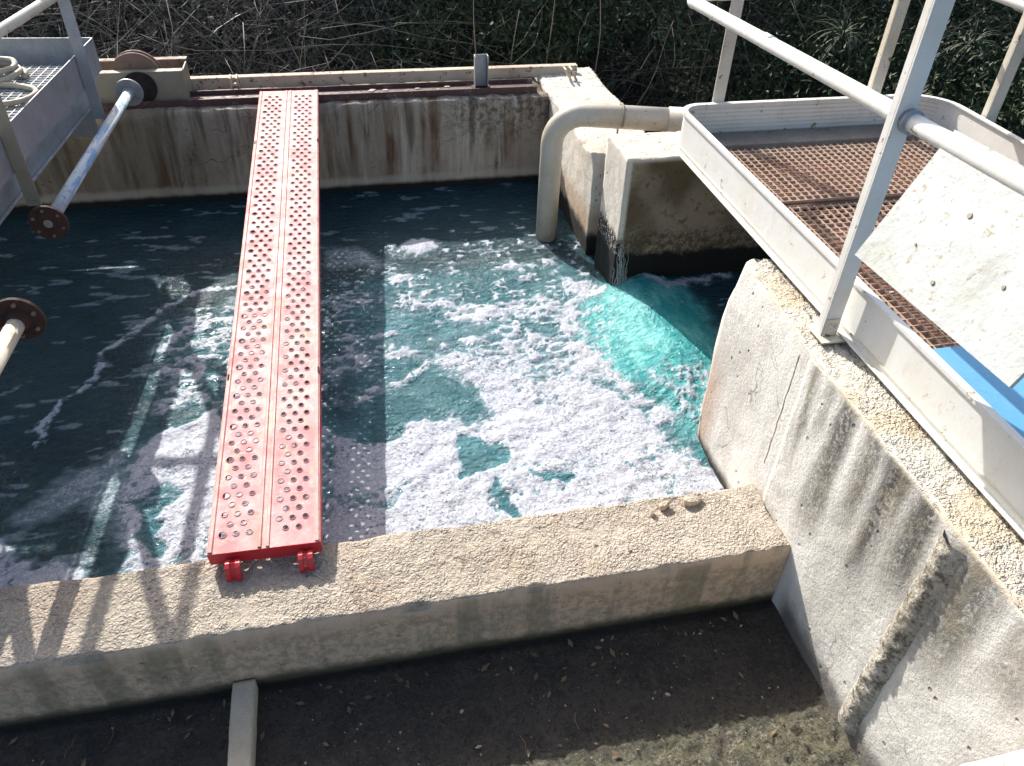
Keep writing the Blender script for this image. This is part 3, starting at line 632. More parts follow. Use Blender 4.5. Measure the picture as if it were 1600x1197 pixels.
def pbox(name, m, *bs, bevel=.002, label=None):
    bm = bmesh.new()
    for b in bs: box(bm, *b)
    bm.transform(PM); o = link(name, bm, m, pl, bevel=bevel)
    if label: o['label'] = label
    return o
# raised rims and ribs
def prib(name, x, w_, h, m='red'):
    bm = bmesh.new(); n = 60; prof = [(-w_/2, .0005), (-w_*.28, h), (w_*.28, h), (w_/2, .0005)]
    rings = [[bm.verts.new((x+px, .004+(L-.008)*i/n, pz+.0006*noise.noise(Vector((i*.6, px*90, x*9))))) for px, pz in prof] for i in range(n+1)]
    for a, b in zip(rings, rings[1:]):
        for k in range(3): bm.faces.new((a[k], a[k+1], b[k+1], b[k]))
    bm.transform(PM); return link(name, bm, m, pl, smooth=False)
prib('rim', .009, .015, .004); prib('rim', .311, .015, .004)
prib('rib', .147, .012, .0045); prib('rib', .170, .012, .0045)
pbox('side_flange', 'redclean', (0, .002, 0, L, -.052, -.001)); pbox('side_flange', 'redclean', (Wd-.002, Wd, 0, L, -.052, -.001))
pbox('side_lip', 'redclean', (.002, .022, 0, L, -.052, -.050)); pbox('side_lip', 'redclean', (Wd-.022, Wd-.002, 0, L, -.052, -.050))
pbox('end_plate', 'redclean', (.0025, Wd-.0025, -.003, .000, -.050, .0005)); pbox('end_plate', 'redclean', (.0025, Wd-.0025, L, L+.003, -.050, .0005))
for x in (.0035, Wd-.0065):
    for y in (.72, 2.45): pbox('slot', 'black', (x, x+.006, y, y+.03, -.004, .0052), bevel=0)
def hook(x, near=True):
    bm = bmesh.new(); w_ = .040; s = -1 if near else 1; base = 0 if near else L
    # flattened claw: out from the end plate, over and down
    cl = [(.0, -.030), (.012, -.022), (.026, -.018), (.040, -.024), (.049, -.040), (.052, -.060), (.050, -.078)]
    inn = [(.0, -.040), (.010, -.034), (.024, -.032), (.034, -.040), (.038, -.055), (.038, -.078)]
    prof = cl+inn[::-1]
    a = [bm.verts.new((x, base+s*p[0], p[1])) for p in prof]; b = [bm.verts.new((x+w_, base+s*p[0], p[1])) for p in prof]
    n = len(prof)
    for i in range(n): bm.faces.new((a[i], a[(i+1) % n], b[(i+1) % n], b[i]))
    bm.faces.new(a[::-1]); bm.faces.new(b); bmesh.ops.recalc_face_normals(bm, faces=bm.faces[:])
    # outward groove down the middle (two raised cheeks)
    for xx in (x-.001, x+w_-.013):
        vs = [(xx, base+s*p[0], p[1]) for p in cl]; vo = [(xx, base+s*(p[0]+.004*(i > 0)), p[1]+.005) for i, p in enumerate(cl)]
        A = [bm.verts.new(v) for v in vs]; B = [bm.verts.new((v[0]+.014, v[1], v[2])) for v in vs]; A2 = [bm.verts.new(v) for v in vo]; B2 = [bm.verts.new((v[0]+.014, v[1], v[2])) for v in vo]
        for i in range(len(cl)-1):
            bm.faces.new((A2[i], A2[i+1], B2[i+1], B2[i])); bm.faces.new((A[i], A[i+1], A2[i+1], A2[i])); bm.faces.new((B[i+1], B[i], B2[i], B2[i+1]))
        bm.faces.new((A[-1], B[-1], B2[-1], A2[-1]))
    bmesh.ops.recalc_face_normals(bm, faces=bm.faces[:])
    bm.transform(PM); return link('hook', bm, 'redclean', pl, bevel=.0015)
hook(.050); hook(.255); hook(.050, False); hook(.215, False)

# ------------------------------------------------------------------ steel on the back wall
bm = bmesh.new()                       # H-beam lying on the wall, web horizontal look: dark channel
box(bm, -3.0, 1.14, 4.572, 4.578, -1.61, -1.562); box(bm, -3.0, 1.14, 4.5785, 4.71, -1.590, -1.585); box(bm, -3.0, 1.14, 4.711, 4.717, -1.61, -1.562)
tag(link('steel_beam', bm, 'primer', bevel=.001), 'dark red-brown steel channel lying along the top of the far wall under the plank', 'steel beam')
bm = bmesh.new(); box(bm, -3.0, 1.46, 4.84, 4.846, -1.60, -1.535); box(bm, -3.0, 1.46, 4.847, 4.89, -1.541, -1.535)
tag(link('rear_rail', bm, 'dust', bevel=.001), 'dusty brown angle rail along the rear edge of the far wall', 'rail')
def uprofile(name, x, y, z0, h, w_, d, tilt, m, label, cat, t=.005):
    e = empty(name, (x, y, z0), label, cat)
    mt = Matrix.Translation((x, y, z0)) @ Matrix.Rotation(tilt, 4, 'Y')
    bm = bmesh.new(); box(bm, -w_/2, -w_/2+t, -d/2, d/2, 0, h, mt); box(bm, w_/2-t, w_/2, -d/2, d/2, 0, h, mt); box(bm, -w_/2+t, w_/2-t, d/2-t, d/2, 0, h-.001, mt)
    link('profile', bm, m, e, bevel=.001)
    bm = bmesh.new(); box(bm, -w_/2-.015, w_/2+.015, -d/2-.015, d/2+.015, -.004, .004, Matrix.Translation((x, y, z0))); link('weld_foot', bm, 'rust', e)
    return e
uprofile('steel_stub_post', .815, 4.65, -1.582, .185, .080, .045, 0, 'galv', 'short upright U-profile steel post on the far wall right of the plank', 'post')
def bracket(x, y, z, tilt, label):
    e = empty('rail_bracket', (x, y, z), label, 'bracket', 'small clips on the rear rail')
    for s in (-1, 1):
        bm = bmesh.new(); mt = Matrix.Translation((x+s*.018, y, z)) @ Matrix.Rotation(tilt, 4, 'Y')
        box(bm, -.005, .005, -.03, .03, 0, .075, mt); box(bm, -.005, .005, -.03, .03, .076, .083, mt @ Matrix.Rotation(.1, 4, 'X')); link('cheek', bm, 'dust', e, bevel=.001)
    bm = bmesh.new(); tube(bm, [(x-.02, y, z+.03), (x+.02, y, z+.03)], .012, 10); link('bolt', bm, 'bolt', e)
bracket(-.60, 4.80, -1.595, 0, 'small upright double clip on the rear rail, left of the plank')
bracket(1.40, 4.72, -1.575, -.55, 'leaning pale double clip at the right end of the far wall')
bm = bmesh.new()
for i in range(26):
    x = rng.uniform(-.05, .95); y = rng.uniform(4.58, 4.69); s = rng.uniform(.004, .016)
    bmesh.ops.create_icosphere(bm, subdivisions=1, radius=1, matrix=Matrix.Translation((x, y, -1.583)) @ Matrix.Diagonal((s*1.6, s, s*.4, 1)))
tag(link('rubble', bm, 'dust'), 'crumbs of dried mud lying in the steel channel', 'rubble', kind='stuff')

# pulley housing
h = empty('pulley_housing', (-1.07, 4.72, -1.59), 'rusty pulley wheel between two steel channels on the far wall at left', 'pulley')
for y0, nm in ((4.62, 0), (4.83, 1)):
    bm = bmesh.new(); box(bm, -1.40, -.84-.0*nm, y0, y0+.006, -1.598, -1.42); box(bm, -1.40, -.84, y0+.0065, y0+.05, -1.426, -1.42); link('channel', bm, 'rustlight' if nm else 'galvkhaki', h, bevel=.001)
bm = bmesh.new(); box(bm, -.848, -.840, 4.627, 4.829, -1.598, -1.430); link('end_plate', bm, 'galvkhaki', h, bevel=.001)
bm = bmesh.new()
ring = [(-1.09+.15*math.cos(a), -1.47+.15*math.sin(a)) for a in [2*math.pi*i/40 for i in range(40)]]
def disc(bm, c, R, y0, y1, hub=0, n=40):
    a = [bm.verts.new((c[0]+R*math.cos(2*math.pi*i/n), y0, c[1]+R*math.sin(2*math.pi*i/n))) for i in range(n)]
    b = [bm.verts.new((c[0]+R*math.cos(2*math.pi*i/n), y1, c[1]+R*math.sin(2*math.pi*i/n))) for i in range(n)]
    for i in range(n): bm.faces.new((a[i], a[(i+1) % n], b[(i+1) % n], b[i]))
    bm.faces.new(a[::-1]); bm.faces.new(b); bmesh.ops.recalc_face_normals(bm, faces=bm.faces[:])
disc(bm, (-1.09, -1.475), .135, 4.690, 4.700); disc(bm, (-1.09, -1.475), .118, 4.701, 4.735); disc(bm, (-1.09, -1.475), .135, 4.736, 4.746); link('wheel', bm, 'rustlight', h)
bm = bmesh.new(); disc(bm, (-1.07, -1.50), .085, 4.606, 4.617); link('bearing_plate', bm, 'black', h)

# shaft pipes with flanges
def flange(c, d, R, t, m, parent, bolts=6, boltm='bolt', name='flange'):
    c = Vector(c); d = Vector(d).normalized(); q = d.to_track_quat('Z', 'Y').to_matrix().to_4x4(); mt = Matrix.Translation(c) @ q
    bm = bmesh.new(); bmesh.ops.create_cone(bm, cap_ends=True, segments=36, radius1=R, radius2=R, depth=t, matrix=mt)
    f = link(name, bm, m, parent, bevel=.0015)
    for k in range(bolts):
        a = 2*math.pi*(k+.5)/bolts; bm = bmesh.new()
        bmesh.ops.create_cone(bm, cap_ends=True, segments=6, radius1=R*.11, radius2=R*.11, depth=t+.022, matrix=mt @ Matrix.Translation((R*.76*math.cos(a), R*.76*math.sin(a), .002)))
        b = link('bolt', bm, boltm, f); b.parent = f; b.matrix_parent_inverse = f.matrix_world.inverted() if False else Matrix.Identity(4)
        b.location = (0, 0, 0)
    return f
def pipe_obj(label, p0, p1, r, m):
    e = empty('flanged_pipe', p0, label, 'pipe'); bm = bmesh.new(); tube(bm, [p0, p1], r, 20); link('tube', bm, m, e, smooth=True); return e
d = Vector((1.14-1.105, 4.56-3.02, 0))
A0 = Vector((-1.165, 3.035, -1.485)); A1 = Vector((-1.105, 4.50, -1.485))
# bolts are children of the flange; the flange is a child of an empty at A0
def flanged(label, p0, p1, r, m, ends):
    e = pipe_obj(label, p0, p1, r, m)
    for c, mm, dirn, R in ends:
        c = Vector(c); dv = Vector(dirn).normalized(); mt = Matrix.Translation(c) @ dv.to_track_quat('Z', 'Y').to_matrix().to_4x4()
        bm = bmesh.new(); bmesh.ops.create_cone(bm, cap_ends=True, segments=36, radius1=R, radius2=R, depth=.014, matrix=mt)
        bmesh.ops.create_cone(bm, cap_ends=True, segments=24, radius1=r*1.45, radius2=r*1.15, depth=.035, matrix=mt @ Matrix.Translation((0, 0, .02)))
        f = link('flange', bm, mm, e, bevel=.001)
        for k in range(6):
            a = 2*math.pi*(k+.4)/6; bm = bmesh.new()
            bmesh.ops.create_cone(bm, cap_ends=True, segments=6, radius1=R*.085, radius2=R*.085, depth=.030, matrix=mt @ Matrix.Translation((R*.76*math.cos(a), R*.76*math.sin(a), .002)))
            b = link('bolt', bm, 'rustlight' if mm == 'rust' else 'bolt', e); b.parent = f; b.matrix_parent_inverse = Matrix.Translation(-e.location)
            b.matrix_parent_inverse = Matrix.Identity(4)
            me = b.data; me.transform(Matrix.Identity(4))
        bm = bmesh.new(); bmesh.ops.create_cone(bm, cap_ends=True, segments=20, radius1=R*.24, radius2=R*.22, depth=.004, matrix=mt @ Matrix.Translation((0, 0, -.0095)))
        link('centre_plug', bm, 'bolt', e)
    return e
flanged('long peeling blue and white pipe, flanged at both ends, above the water at left', A0, A1, .025, 'bluepipe',
        [(A0, 'rust', (A1-A0), .070), (A1, 'galv', (A0-A1), .070)])
B0 = Vector((-1.10, 2.36, -1.485)); B1 = Vector((-1.14, 1.2, -1.485))
flanged('short cream pipe ending in a rusty flange at the left edge above the water', B0, B1, .027, 'cream', [(B0, 'rust', (B1-B0), .078)])

# ------------------------------------------------------------------ left walkway
az = math.radians(4.3)
LM = Matrix.Translation((-1.20, 4.48, 0)) @ Matrix.Rotation(-az, 4, 'Z')      # local: y runs back towards the viewer as negative
lw = empty('galvanised_walkway', (-1.9, 3.4, -1.5), 'grey galvanised grating walkway with toe plates at the top left, hose coiled on it', 'walkway')
def lbox(name, m, *bs, parent=None, bevel=.002):
    bm = bmesh.new()
    for b in bs: box(bm, *b)
    bm.transform(LM); return link(name, bm, m, parent or lw, bevel=bevel)
WL = 1.9
NE = -2.9
lbox('toe_plate', 'galv', (-.006, 0, NE, 0, -1.36, -1.20)); lbox('toe_plate', 'galv', (-WL, -.007, -.006, 0, -1.36, -1.20)); lbox('toe_plate', 'galv', (-WL-.007, -WL-.001, NE, 0, -1.36, -1.20))
lbox('side_beam', 'galv', (-.070, -.062, NE, -.02, -1.50, -1.372), (-.0615, -.045, NE, -.02, -1.372, -1.364), (-.0615, -.045, NE, -.02, -1.50, -1.492))
lbox('side_beam', 'galv', (-WL+.06, -WL+.068, NE, -.02, -1.50, -1.372), (-WL+.01, -WL+.059, NE, -.02, -1.372, -1.364))
lbox('cross_beam', 'galv', (-WL+.07, -.072, -.10, -.092, -1.67, -1.372), (-WL+.07, -.02, -.09, -.012, -1.335, -1.325)); lbox('cross_beam', 'galv', (-WL+.07, -.072, NE+.1, NE+.108, -1.50, -1.372))  # rear beam deepened and plate added to block sunlight under the walkway
def grating(name, m, parent, x0, x1, y0, y1, z, px, py, mtx=None, t=.0025, hgt=.022):
    bm = bmesh.new()
    x = x0
    while x <= x1: box(bm, x-t/2, x+t/2, y0, y1, z-hgt, z, mtx); x += px
    y = y0
    while y <= y1: box(bm, x0, x1, y-t/2, y+t/2, z-hgt*.9, z-.0006, mtx); y += py
    return link(name, bm, m, parent)
grating('grating', 'gratinggrey', lw, -WL+.02, -.115, -1.42, -.10, -1.30, .042, .034, LM, .003, .036)
grating('grating', 'gratinggrey', lw, -WL+.02, -.115, NE+.02, -1.46, -1.30, .042, .034, LM, .003, .036)
def langle(name, y, m, xo=.002, z1=-.44, w_=.055):
    lbox(name, m, (xo, xo+w_, y, y+.005, -1.5, z1), (xo, xo+.005, y+.0055, y+w_, -1.5, z1), bevel=.001)
langle('railing_post', -.31, 'galv'); langle('railing_post', -1.26, 'galvkhaki'); langle('railing_post', -2.1, 'galv')
lbox('support_leg', 'galv', (-.35, -.29, -1.75, -1.69, -2.9+.4, -1.502))
def lt(name, pts, r, m='cream'):
    bm = bmesh.new(); tube(bm, [LM @ Vector(p) for p in pts], r, 14); return link(name, bm, m, lw, smooth=True)
lt('rail', [(.030, NE, -.83), (.030, -.06, -.93), (.02, -.02, -.93), (-.03, .02, -.93), (-WL, .02, -.93)], .021)
lt('rail', [(.030, NE, -.46), (.030, -.06, -.46), (.02, -.02, -.46), (-.03, .02, -.46), (-WL, .02, -.46)], .021)
lbox('railing_post', 'galv', (-1.0, -.945, .002, .007, -1.5, -.44)); 
# coiled hose on the grating
def tz(p): return LM @ Vector(p)
bm = bmesh.new(); pts = []
for i in range(110):
    a = i*.16; rr = .115-.0003*i+.006*math.sin(i*.23)
    pts.append(tz((-.375+rr*1.1*math.cos(a), -.325+rr*1.15*math.sin(a), -1.287+.0006*i+.003*math.sin(i*.7))))
tube(bm, pts, .013, 10)
pts = [tz(p) for p in ((-.60, -.40, -1.282), (-.42, -.44, -1.285), (-.26, -.45, -1.285), (-.15, -.50, -1.285), (-.118, -.57, -1.285), (-.15, -.66, -1.285), (-.26, -.71, -1.285), (-.5, -.74, -1.285))]
sm = []
for a, b, c_, d_ in zip([pts[0]]+pts, pts, pts[1:], pts[2:]+[pts[-1]]):
    for k in range(8):
        t = k/8; sm.append(.5*((2*b)+(c_-a)*t+(2*a-5*b+4*c_-d_)*t*t+(3*b-a-3*c_+d_)*t**3))
tube(bm, sm, .013, 10)
tag(link('hose_coil', bm, 'rope', smooth=True), 'beige hose coiled in loops on the grey grating at top left', 'hose')

# ------------------------------------------------------------------ right walkway
rw = empty('white_walkway', (1.95, 1.6, -1.28), 'white walkway platform with rounded toe board and rusty square mesh floor at right', 'walkway')
X0, X1, YB, YN = 1.345, 2.545, 2.985, .05
path = [(X0, YN), (X0, YB-.09)] + arc(X0+.09, YB-.09, .09, 180, 90, 8)[1:] + [(X1-.16, YB)] + arc(X1-.16, YB-.16, .16, 90, 0, 10)[1:] + [(X1, YN)]
# outward = right-hand side of direction of travel reversed, so flip
path = path[::-1]
prof = [(0, -1.28), (.020, -1.28), (.020, -1.2765), (.004, -1.2765), (.004, -1.128), (.012, -1.128), (.012, -1.118), (-.010, -1.118), (-.010, -1.124), (0, -1.124)]
link('toe_board', sweep(path, prof), 'white', rw)
bm = bmesh.new()
for k in range(9): pass
prof2 = [(.004, -1.262), (.0085, -1.262), (.0085, -1.256), (.004, -1.256)]
link('lower_bead', sweep(path, prof2), 'cream', rw)
for k in range(7):
    z = -1.245+k*.017; link('moulding', sweep([p for p in path if p[1] > 2.9][:], [(-.002, z), (.0002, z), (.0002, z+.004), (-.002, z+.004)]), 'cream', rw) if k % 1 == 0 else None
grating('mesh_floor', 'grating', rw, 1.395, 2.50, 2.345, 2.815, -1.246, .0320, .0320, None, .0022, .009)
grating('mesh_floor', 'grating', rw, 1.395, 2.50, YN, 2.30, -1.246, .0320, .0320, None, .0022, .009)
def rbox(name, m, *bs, bevel=.002, parent=None):
    bm = bmesh.new()
    for b in bs: box(bm, *b)
    return link(name, bm, m, parent or rw, bevel=bevel)
rbox('rear_sill', 'sill', (1.38, 2.52, 2.83, 2.965, -1.276, -1.236))
rbox('floor_joist', 'rust', (1.37, 2.52, 2.303, 2.342, -1.276, -1.256)); rbox('floor_joist', 'rust', (1.37, 2.52, 1.2, 1.24, -1.30, -1.270))
rbox('edge_angle', 'rust', (1.352, 1.392, YN, 2.82, -1.276, -1.262))
# rusty drip tray below the mesh
def mk_tray():
    m = N('rusty_sediment')
    c = m.mix(m.ramp(m.noise(9, 6, .7), .4, .65), (.27, .115, .07), (.15, .08, .055))
    c = m.mix(m.ramp(m.noise(40, 5, .8), .5, .65, 0, .7), c, (.055, .035, .03))
    c = m.mix(m.ramp(m.noise(5, 3, vec=m.vec((1, 1, 1), (5, 5, 5))), .5, .68, 0, .6), c, (.33, .20, .13))
    return m.fin(c, .85, m.bump(m.noise(60, 5, .7), .01))
link('drip_tray', (lambda b: (box(b, 1.40, 2.50, YN, 2.81, -1.30, -1.2945), b)[1])(bmesh.new()), mk_tray(), rw)
# posts of the right railing: L-angles with foot brackets
def rpost(x, y, w_, dx, dy, z1=-.16, m='white', z0=-1.285):
    """L: wide leg along x (facing the viewer), thin leg along y"""
    bm = bmesh.new(); box(bm, x, x+w_, y, y+.006, z0, z1); box(bm, x if dx > 0 else x+w_-.006, x+.006 if dx > 0 else x+w_, y+.0065, y+w_*.6, z0, z1)
    p = link('railing_post', bm, m, rw, bevel=.001)
    bm = bmesh.new(); box(bm, x-.012, x+w_+.012, y-.035, y+w_+.01, z0-.006, z0-.0005); f = link('foot_plate', bm, 'cream', rw, bevel=.001)
    bm = bmesh.new(); box(bm, x+.004, x+w_-.004, y-.006, y-.001, z0, z0+.055); 
    for k in ((.3, .035), (.7, .035)): bmesh.ops.create_cone(bm, cap_ends=True, segments=8, radius1=.006, radius2=.006, depth=.012, matrix=Matrix.Translation((x+w_*k[0], y-.008, z0+k[1])) @ Matrix.Rotation(math.pi/2, 4, 'X'))
    link('bracket', bm, 'cream', rw, bevel=.001)
    return p
rpost(1.272, 1.60, .050, 1, 1)
rpost(1.50, 3.005, .052, -1, 1, m='cream'); rpost(2.235, 3.02, .052, 1, 1, m='cream'); rpost(2.57, 2.70, .052, 1, 1, m='cream'); rpost(2.57, 1.3, .052, 1, 1, m='cream')
def rtube(name, pts, r, m='white'):
    bm = bmesh.new(); tube(bm, pts, r, 20); return link(name, bm, m, rw, smooth=True)
def railpts(z0, z1, x, xr, yb, zr):
    pts = [(x, YN, z0-(z1-z0)*0+(z0-z1)*(1.66-YN)/1.34*0), (x, 1.66, z0)]
    return pts
zm = lambda y: -.663-.052*(y-1.66)/1.34
pts = [(1.312, .05, zm(.05)), (1.312, 1.2, zm(1.2)), (1.306, 2.90, zm(2.9))] + [(1.306+.13*(1-math.cos(a)), 2.90+.13*math.sin(a), zm(3)) for a in [math.radians(10*i) for i in range(1, 10)]] + [(2.40, 3.045, -.71)] + [(2.46+.13*math.sin(a), 2.915+.13*math.cos(a), -.71) for a in [math.radians(10*i) for i in range(1, 10)]] + [(2.60, .05, -.71)]
rtube('mid_rail', pts, .0215)
rtube('top_rail', [(p[0], p[1], -.17) for p in pts], .0215)
rtube('pipe_collar', [(1.310, 1.580, zm(1.58)), (1.310, 1.597, zm(1.6))], .029, 'galv')
rtube('pipe_collar', [(2.60, 2.74, -.71), (2.60, 2.80, -.71)], .029, 'galv')
for yy in (1.632,):
    rtube('weld_bead', [(1.310, yy, zm(yy)), (1.310, yy+.008, zm(yy))], .0255, 'cream')
rtube('weld_bead', [(1.528, 3.045, -.713), (1.536, 3.045, -.713)], .0255, 'cream'); rtube('weld_bead', [(2.26, 3.045, -.711), (2.268, 3.045, -.711)], .0255, 'cream')
rtube('rail_sleeve', [(1.310, 2.30, zm(2.30)), (1.310, 2.36, zm(2.36))], .0228, 'white')
# white board leaning on the rail
bd = empty('white_board', (1.2, 1.2, -.93), 'white scuffed sheet board with bolt holes hung against the railing at right', 'board')
A = Vector((1.180, 1.450, -.931)); B = Vector((1.322, 1.450, -.630)); Cc = Vector((1.180, .916, -.911)); D = B+(Cc-A)
nrm = (B-A).cross(Cc-A).normalized()
if nrm.x > 0: nrm = -nrm
bm = bmesh.new(); t = nrm*.010
NU, NV = 24, 16
def bp(u, v, off): return A+(Cc-A)*u+(B-A)*v + nrm*(off+.0018*noise.noise(Vector((u*4, v*3, 1))))
g0 = [[bm.verts.new(bp(i/NU, j/NV, .010)) for j in range(NV+1)] for i in range(NU+1)]; g1 = [[bm.verts.new(bp(i/NU, j/NV, 0)) for j in range(NV+1)] for i in range(NU+1)]
for i in range(NU):
    for j in range(NV): bm.faces.new((g0[i][j], g0[i+1][j], g0[i+1][j+1], g0[i][j+1])); bm.faces.new((g1[i][j+1], g1[i+1][j+1], g1[i+1][j], g1[i][j]))
for i in range(NU): bm.faces.new((g0[i+1][0], g0[i][0], g1[i][0], g1[i+1][0])); bm.faces.new((g0[i][NV], g0[i+1][NV], g1[i+1][NV], g1[i][NV]))
for j in range(NV): bm.faces.new((g0[0][j], g0[0][j+1], g1[0][j+1], g1[0][j])); bm.faces.new((g0[NU][j+1], g0[NU][j], g1[NU][j], g1[NU][j+1]))
bmesh.ops.recalc_face_normals(bm, faces=bm.faces[:]); link('sheet', bm, 'board', bd)
for u, v, r in ((.36, .62, .007), (.44, .18, .006), (.24, .30, .0035), (.70, .40, .005)):
    c = bp(u, v, .0112); q = nrm.to_track_quat('Z', 'Y').to_matrix().to_4x4()
    bm = bmesh.new(); bmesh.ops.create_cone(bm, cap_ends=True, segments=14, radius1=r, radius2=r*.8, depth=.003, matrix=Matrix.Translation(c) @ q); link('bolt', bm, 'galvkhaki', bd)
# blue sheet lying on the mesh
bm = bmesh.new(); box(bm, 1.375, 2.3, .10, 1.42, -1.243, -1.225)
tag(link('blue_sheet', bm, 'blue', bevel=.003), 'bright blue plastic sheet lying on the walkway mesh under the white board', 'plastic sheet')

# ------------------------------------------------------------------ grey down-turned pipe
gp = empty('drain_pipe', (1.035, 3.78, WZ), 'thick grey plastic pipe bending down from the far wall into the water', 'pipe')
R = .16; zt = -1.428; x0 = 1.035; y0 = 3.78
pts = [(x0, y0, -2.35), (x0, y0, zt-R)]
dx, dy = Vector((1.64-1.035, 3.60-3.78)).normalized()
for i in range(1, 13):
    a = math.radians(i*7.5); pts.append((x0+dx*R*(1-math.cos(a)), y0+dy*R*(1-math.cos(a)), zt-R+R*math.sin(a)))
end = (1.66, 3.595, zt+.002); pts.append(end)
bm = bmesh.new(); tube(bm, pts, .0575, 28); link('pipe_body', bm, 'pvc', gp, smooth=True)
bm = bmesh.new(); e2 = Vector(end); dd = Vector((dx, dy, 0)); tube(bm, [e2-dd*.08, e2+dd*.35], .0625, 28); link('socket', bm, 'pvc', gp, smooth=True)
# strap rod
bm = bmesh.new(); cx_, cy_ = x0+dx*.33, y0+dy*.33
pr = []
for i in range(15):
    a = math.radians(-30+i*17); pr.append((cx_+.02*i/14+dx*0, cy_-.064*math.cos(a), zt+.064*math.sin(a)))
pr.append((cx_-.02, cy_-.05, zt-.16)); tube(bm, pr, .005, 8)
tag(link('pipe_strap', bm, 'galvkhaki', smooth=True), 'thin bent steel rod strapped round the grey pipe', 'strap')

# ------------------------------------------------------------------ vegetation behind the far wall
def leafmat(name, a, b, spec=.3):
    m = N(name)
    c = m.mix(m.ramp(m.noise(2.5, 4, .6), .38, .62), a, b)
    c = m.mix(m.ramp(m.noise(24, 3, .7), .55, .7, 0, .5), c, tuple(v*1.9 for v in a))
    return m.fin(c, .6, spec=spec)
mat['leaf'] = leafmat('dark_leaves', (.022, .038, .014), (.040, .062, .024)); mat['dryleaf'] = leafmat('dry_leaves', (.085, .065, .035), (.05, .045, .022))
mat['leafblue'] = leafmat('dim_leaves', (.022, .034, .028), (.035, .046, .040)); mat['blade'] = leafmat('pale_blades', (.06, .075, .045), (.035, .05, .025)); mat['twig'] = leafmat('grey_twigs', (.15, .135, .11), (.105, .095, .078))
mat['cane'] = leafmat('dry_cane', (.30, .25, .16), (.20, .17, .11))
def topz(y): return np.maximum(-1.66+(y-4.95)*.72, -1.3*(y < 4.9)-9*(y >= 4.9))            # keep below the sun line grazing the wall top
def leaves(name, n, xr, yr, size, m, label, cat, dens=None, zlo=-2.3, zcap=-.1, long=1.6):
    X_ = rng.uniform(*xr, n); Y_ = rng.uniform(yr[0], yr[1], n); hi = np.minimum(topz(Y_), zcap); u = rng.random(n)
    Z_ = zlo+(hi-zlo)*u
    keep = fbm(X_*1.0+7, Z_*1.2+Y_*.6+11, 1.9, 3, 77) > rng.uniform(.30, .58, n)
    if dens is not None: keep &= rng.random(n) < dens(X_, Z_)
    X_, Y_, Z_ = X_[keep], Y_[keep], Z_[keep]; k = len(X_)
    s = size*rng.uniform(.5, 1.4, k); a = rng.normal(size=(k, 3)); a[:, 2] -= .5; a /= np.linalg.norm(a, axis=1)[:, None]
    b = rng.normal(size=(k, 3)); b[:, 2] += .3; b -= a*(a*b).sum(1)[:, None]; b /= np.linalg.norm(b, axis=1)[:, None]; n3 = np.cross(a, b)
    P = np.stack([X_, Y_, Z_], 1); s = s[:, None]
    v = np.stack([P-a*s*long*.5, P+b*s*.32-n3*s*.10, P+a*s*long*.5, P-b*s*.32-n3*s*.10], 1).reshape(-1, 3)
    i = np.arange(k)[:, None]*4; F = np.concatenate([i+[0, 1, 2], i+[0, 2, 3]], 0)
    me_ = (v.tolist(), [], F.tolist()); return tag(link(name, me_, m), label, cat, kind='stuff')
leaves('shade_hedge', 60000, (-6.5, 8.0), (7.6, 9.2), .075, 'leaf', 'tall dark bushes added out of view behind the undergrowth to shade it', 'hedge', zlo=-1.6, zcap=1.3)  # added above the view to keep sun off the undergrowth
leaves('side_scrub', 46000, (2.68, 7.5), (2.6, 5.6), .026, 'leaf', 'dark green scrub growing close behind the white walkway', 'scrub', zlo=-2.2, zcap=-1.25)
leaves('dark_weeds', 20000, (-4.2, .6), (5.3, 7.2), .040, 'leafblue', 'dim grey-green weeds filling the gaps behind the bare brambles', 'weeds')
leaves('leafy_undergrowth', 85000, (.2, 6.2), (5.15, 7.6), .034, 'leaf', 'dense dark green undergrowth of small leaves behind the far wall', 'undergrowth', dens=lambda x, z: np.clip((x-.1)/.9, .12, 1))
leaves('leafy_patch', 14000, (-.8, 1.3), (5.1, 6.8), .036, 'leaf', 'darker green patch of weeds behind the plank end', 'undergrowth', dens=lambda x, z: np.exp(-((x-.45)/.5)**2))
leaves('dry_litter', 9000, (-4, 6.2), (5.1, 7.6), .026, 'dryleaf', 'dry brown leaves and litter caught in the thicket', 'leaf litter')
def twigs(name, n, xr, yr, m, label, cat, rr=(.0015, .004), ln=(.5, 1.5), droop=.5, upb=.5, kind='stuff', zlo=-2.4, dens=None):
    V = []; F = []
    for _ in range(n):
        x, y = rng.uniform(*xr), rng.uniform(*yr)
        if dens is not None and rng.random() > dens(x): continue
        p = np.array([x, y, rng.uniform(zlo, min(topz(y), -.3))]); d = rng.normal(size=3)*[1, .6, .7]; d[2] += upb; d /= np.linalg.norm(d)
        Lg = rng.uniform(*ln); r0 = rng.uniform(*rr); k = 7; base = len(V); bend = rng.normal(size=3)*.30
        for i in range(k):
            u = np.cross(d, [0.3, 1, .2]); u /= np.linalg.norm(u)+1e-9; v = np.cross(d, u); r = r0*(1-.75*i/(k-1))
            for j in range(3):
                a = 2.094*j; V.append((p+u*r*math.cos(a)+v*r*math.sin(a)).tolist())
            p = p+d*Lg/(k-1); p[1] = max(p[1], 5.0); p[2] = min(p[2], max(topz(p[1]), -1.9)); d = d+bend+[0, 0, -droop/(k)]+rng.normal(size=3)*.12; d /= np.linalg.norm(d)
        for i in range(k-1):
            for j in range(3): a = base+i*3; F.append((a+j, a+(j+1) % 3, a+3+(j+1) % 3, a+3+j))
    o = link(name, (V, [], F), m, smooth=True); return tag(o, label, cat, kind=kind)
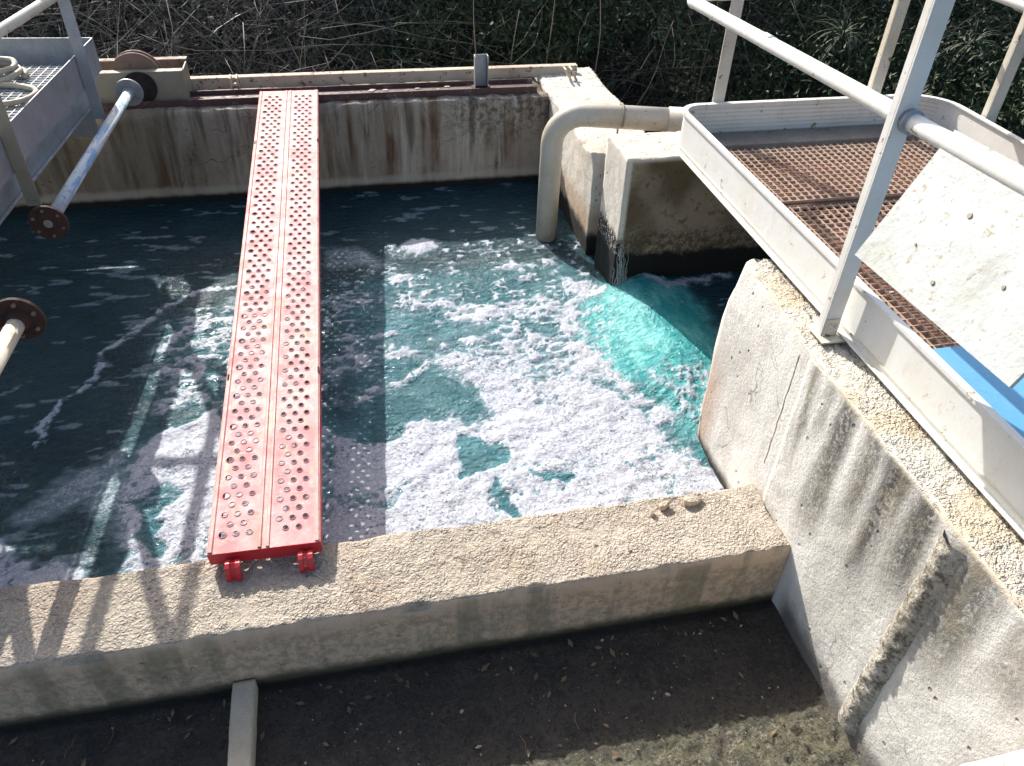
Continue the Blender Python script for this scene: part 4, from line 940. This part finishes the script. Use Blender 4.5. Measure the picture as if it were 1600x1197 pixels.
twigs('bare_bramble', 2300, (-3.8, 1.0), (5.02, 6.5), 'twig', 'tangle of bare grey-brown arching twigs behind the far wall at left', 'brambles', droop=1.1, rr=(.002, .0055), ln=(.7, 2.0), dens=lambda x: min(1, max(.05, (.9-x)/1.3)))
twigs('undergrowth_stems', 900, (.3, 6), (5.02, 6.6), 'twig', 'thin brown stems standing among the green undergrowth', 'stems', ln=(.4, 1.1), droop=.25, upb=1.6, rr=(.001, .0028))
# single dry canes one can tell apart
canes = [(.85, 5.15, .02, .95, 'behind the stub post'), (1.05, 5.2, .10, .7, 'just right of the stub post'), (1.75, 5.3, -.05, 1.0, 'right of the far wall end'), (1.9, 5.25, .35, .6, 'leaning right, beyond the grey pipe'),
         (1.35, 5.25, .04, .9, 'behind the leaning clip'), (2.55, 5.4, .05, .9, 'just left of the white rail end'), (.05, 5.1, -.35, .6, 'leaning left, behind the plank end'), (-.45, 5.1, .3, .7, 'left of the plank end')]
for x, y, ln_, hh, lab in canes:
    bm = bmesh.new(); pts = [(x+ln_*(k/9)+.015*math.sin(k*.9+x*5), y+.02*math.sin(k+y), -2.35+(hh+.35)*(k/9)) for k in range(10)]
    tube(bm, pts, [.0065-.0045*k/9 for k in range(10)], 6)
    tag(link('dry_cane', bm, 'cane', smooth=True), 'thin pale dry cane '+lab, 'cane', 'pale dry canes standing in the undergrowth')
def spiky(x, y, z, s, n, label):
    bm = bmesh.new()
    for i in range(n):
        a = rng.uniform(0, 6.283); el = rng.uniform(-.9, 1.3); d = Vector((math.cos(a)*math.cos(el), math.sin(a)*math.cos(el), math.sin(el))); side = d.cross(Vector((0, 0, 1))).normalized()
        p = Vector((x, y, z)); prev = None; Lg = s*rng.uniform(.7, 1.2)
        for k in range(6):
            w_ = .010*s/.4*(1-k/5)+.0006; cur = (bm.verts.new(p+side*w_), bm.verts.new(p-side*w_))
            if prev: bm.faces.new((prev[0], prev[1], cur[1], cur[0]))
            prev = cur; p = p+d*Lg/5; d = (d+Vector((0, 0, -.34+.08*math.sin(i*7)))).normalized()
    return tag(link('spiky_plant', bm, 'blade'), label, 'spiky plant', 'spiky plants beyond the white walkway')
spiky(3.35, 5.0, -1.45, .26, 55, 'spiky long-bladed plant seen right of the wide white post'); spiky(2.85, 5.2, -1.05, .24, 50, 'pale drooping spiky plant between the two rear white posts'); spiky(4.3, 4.9, -1.5, .30, 50, 'spiky plant at the right edge behind the last white post')
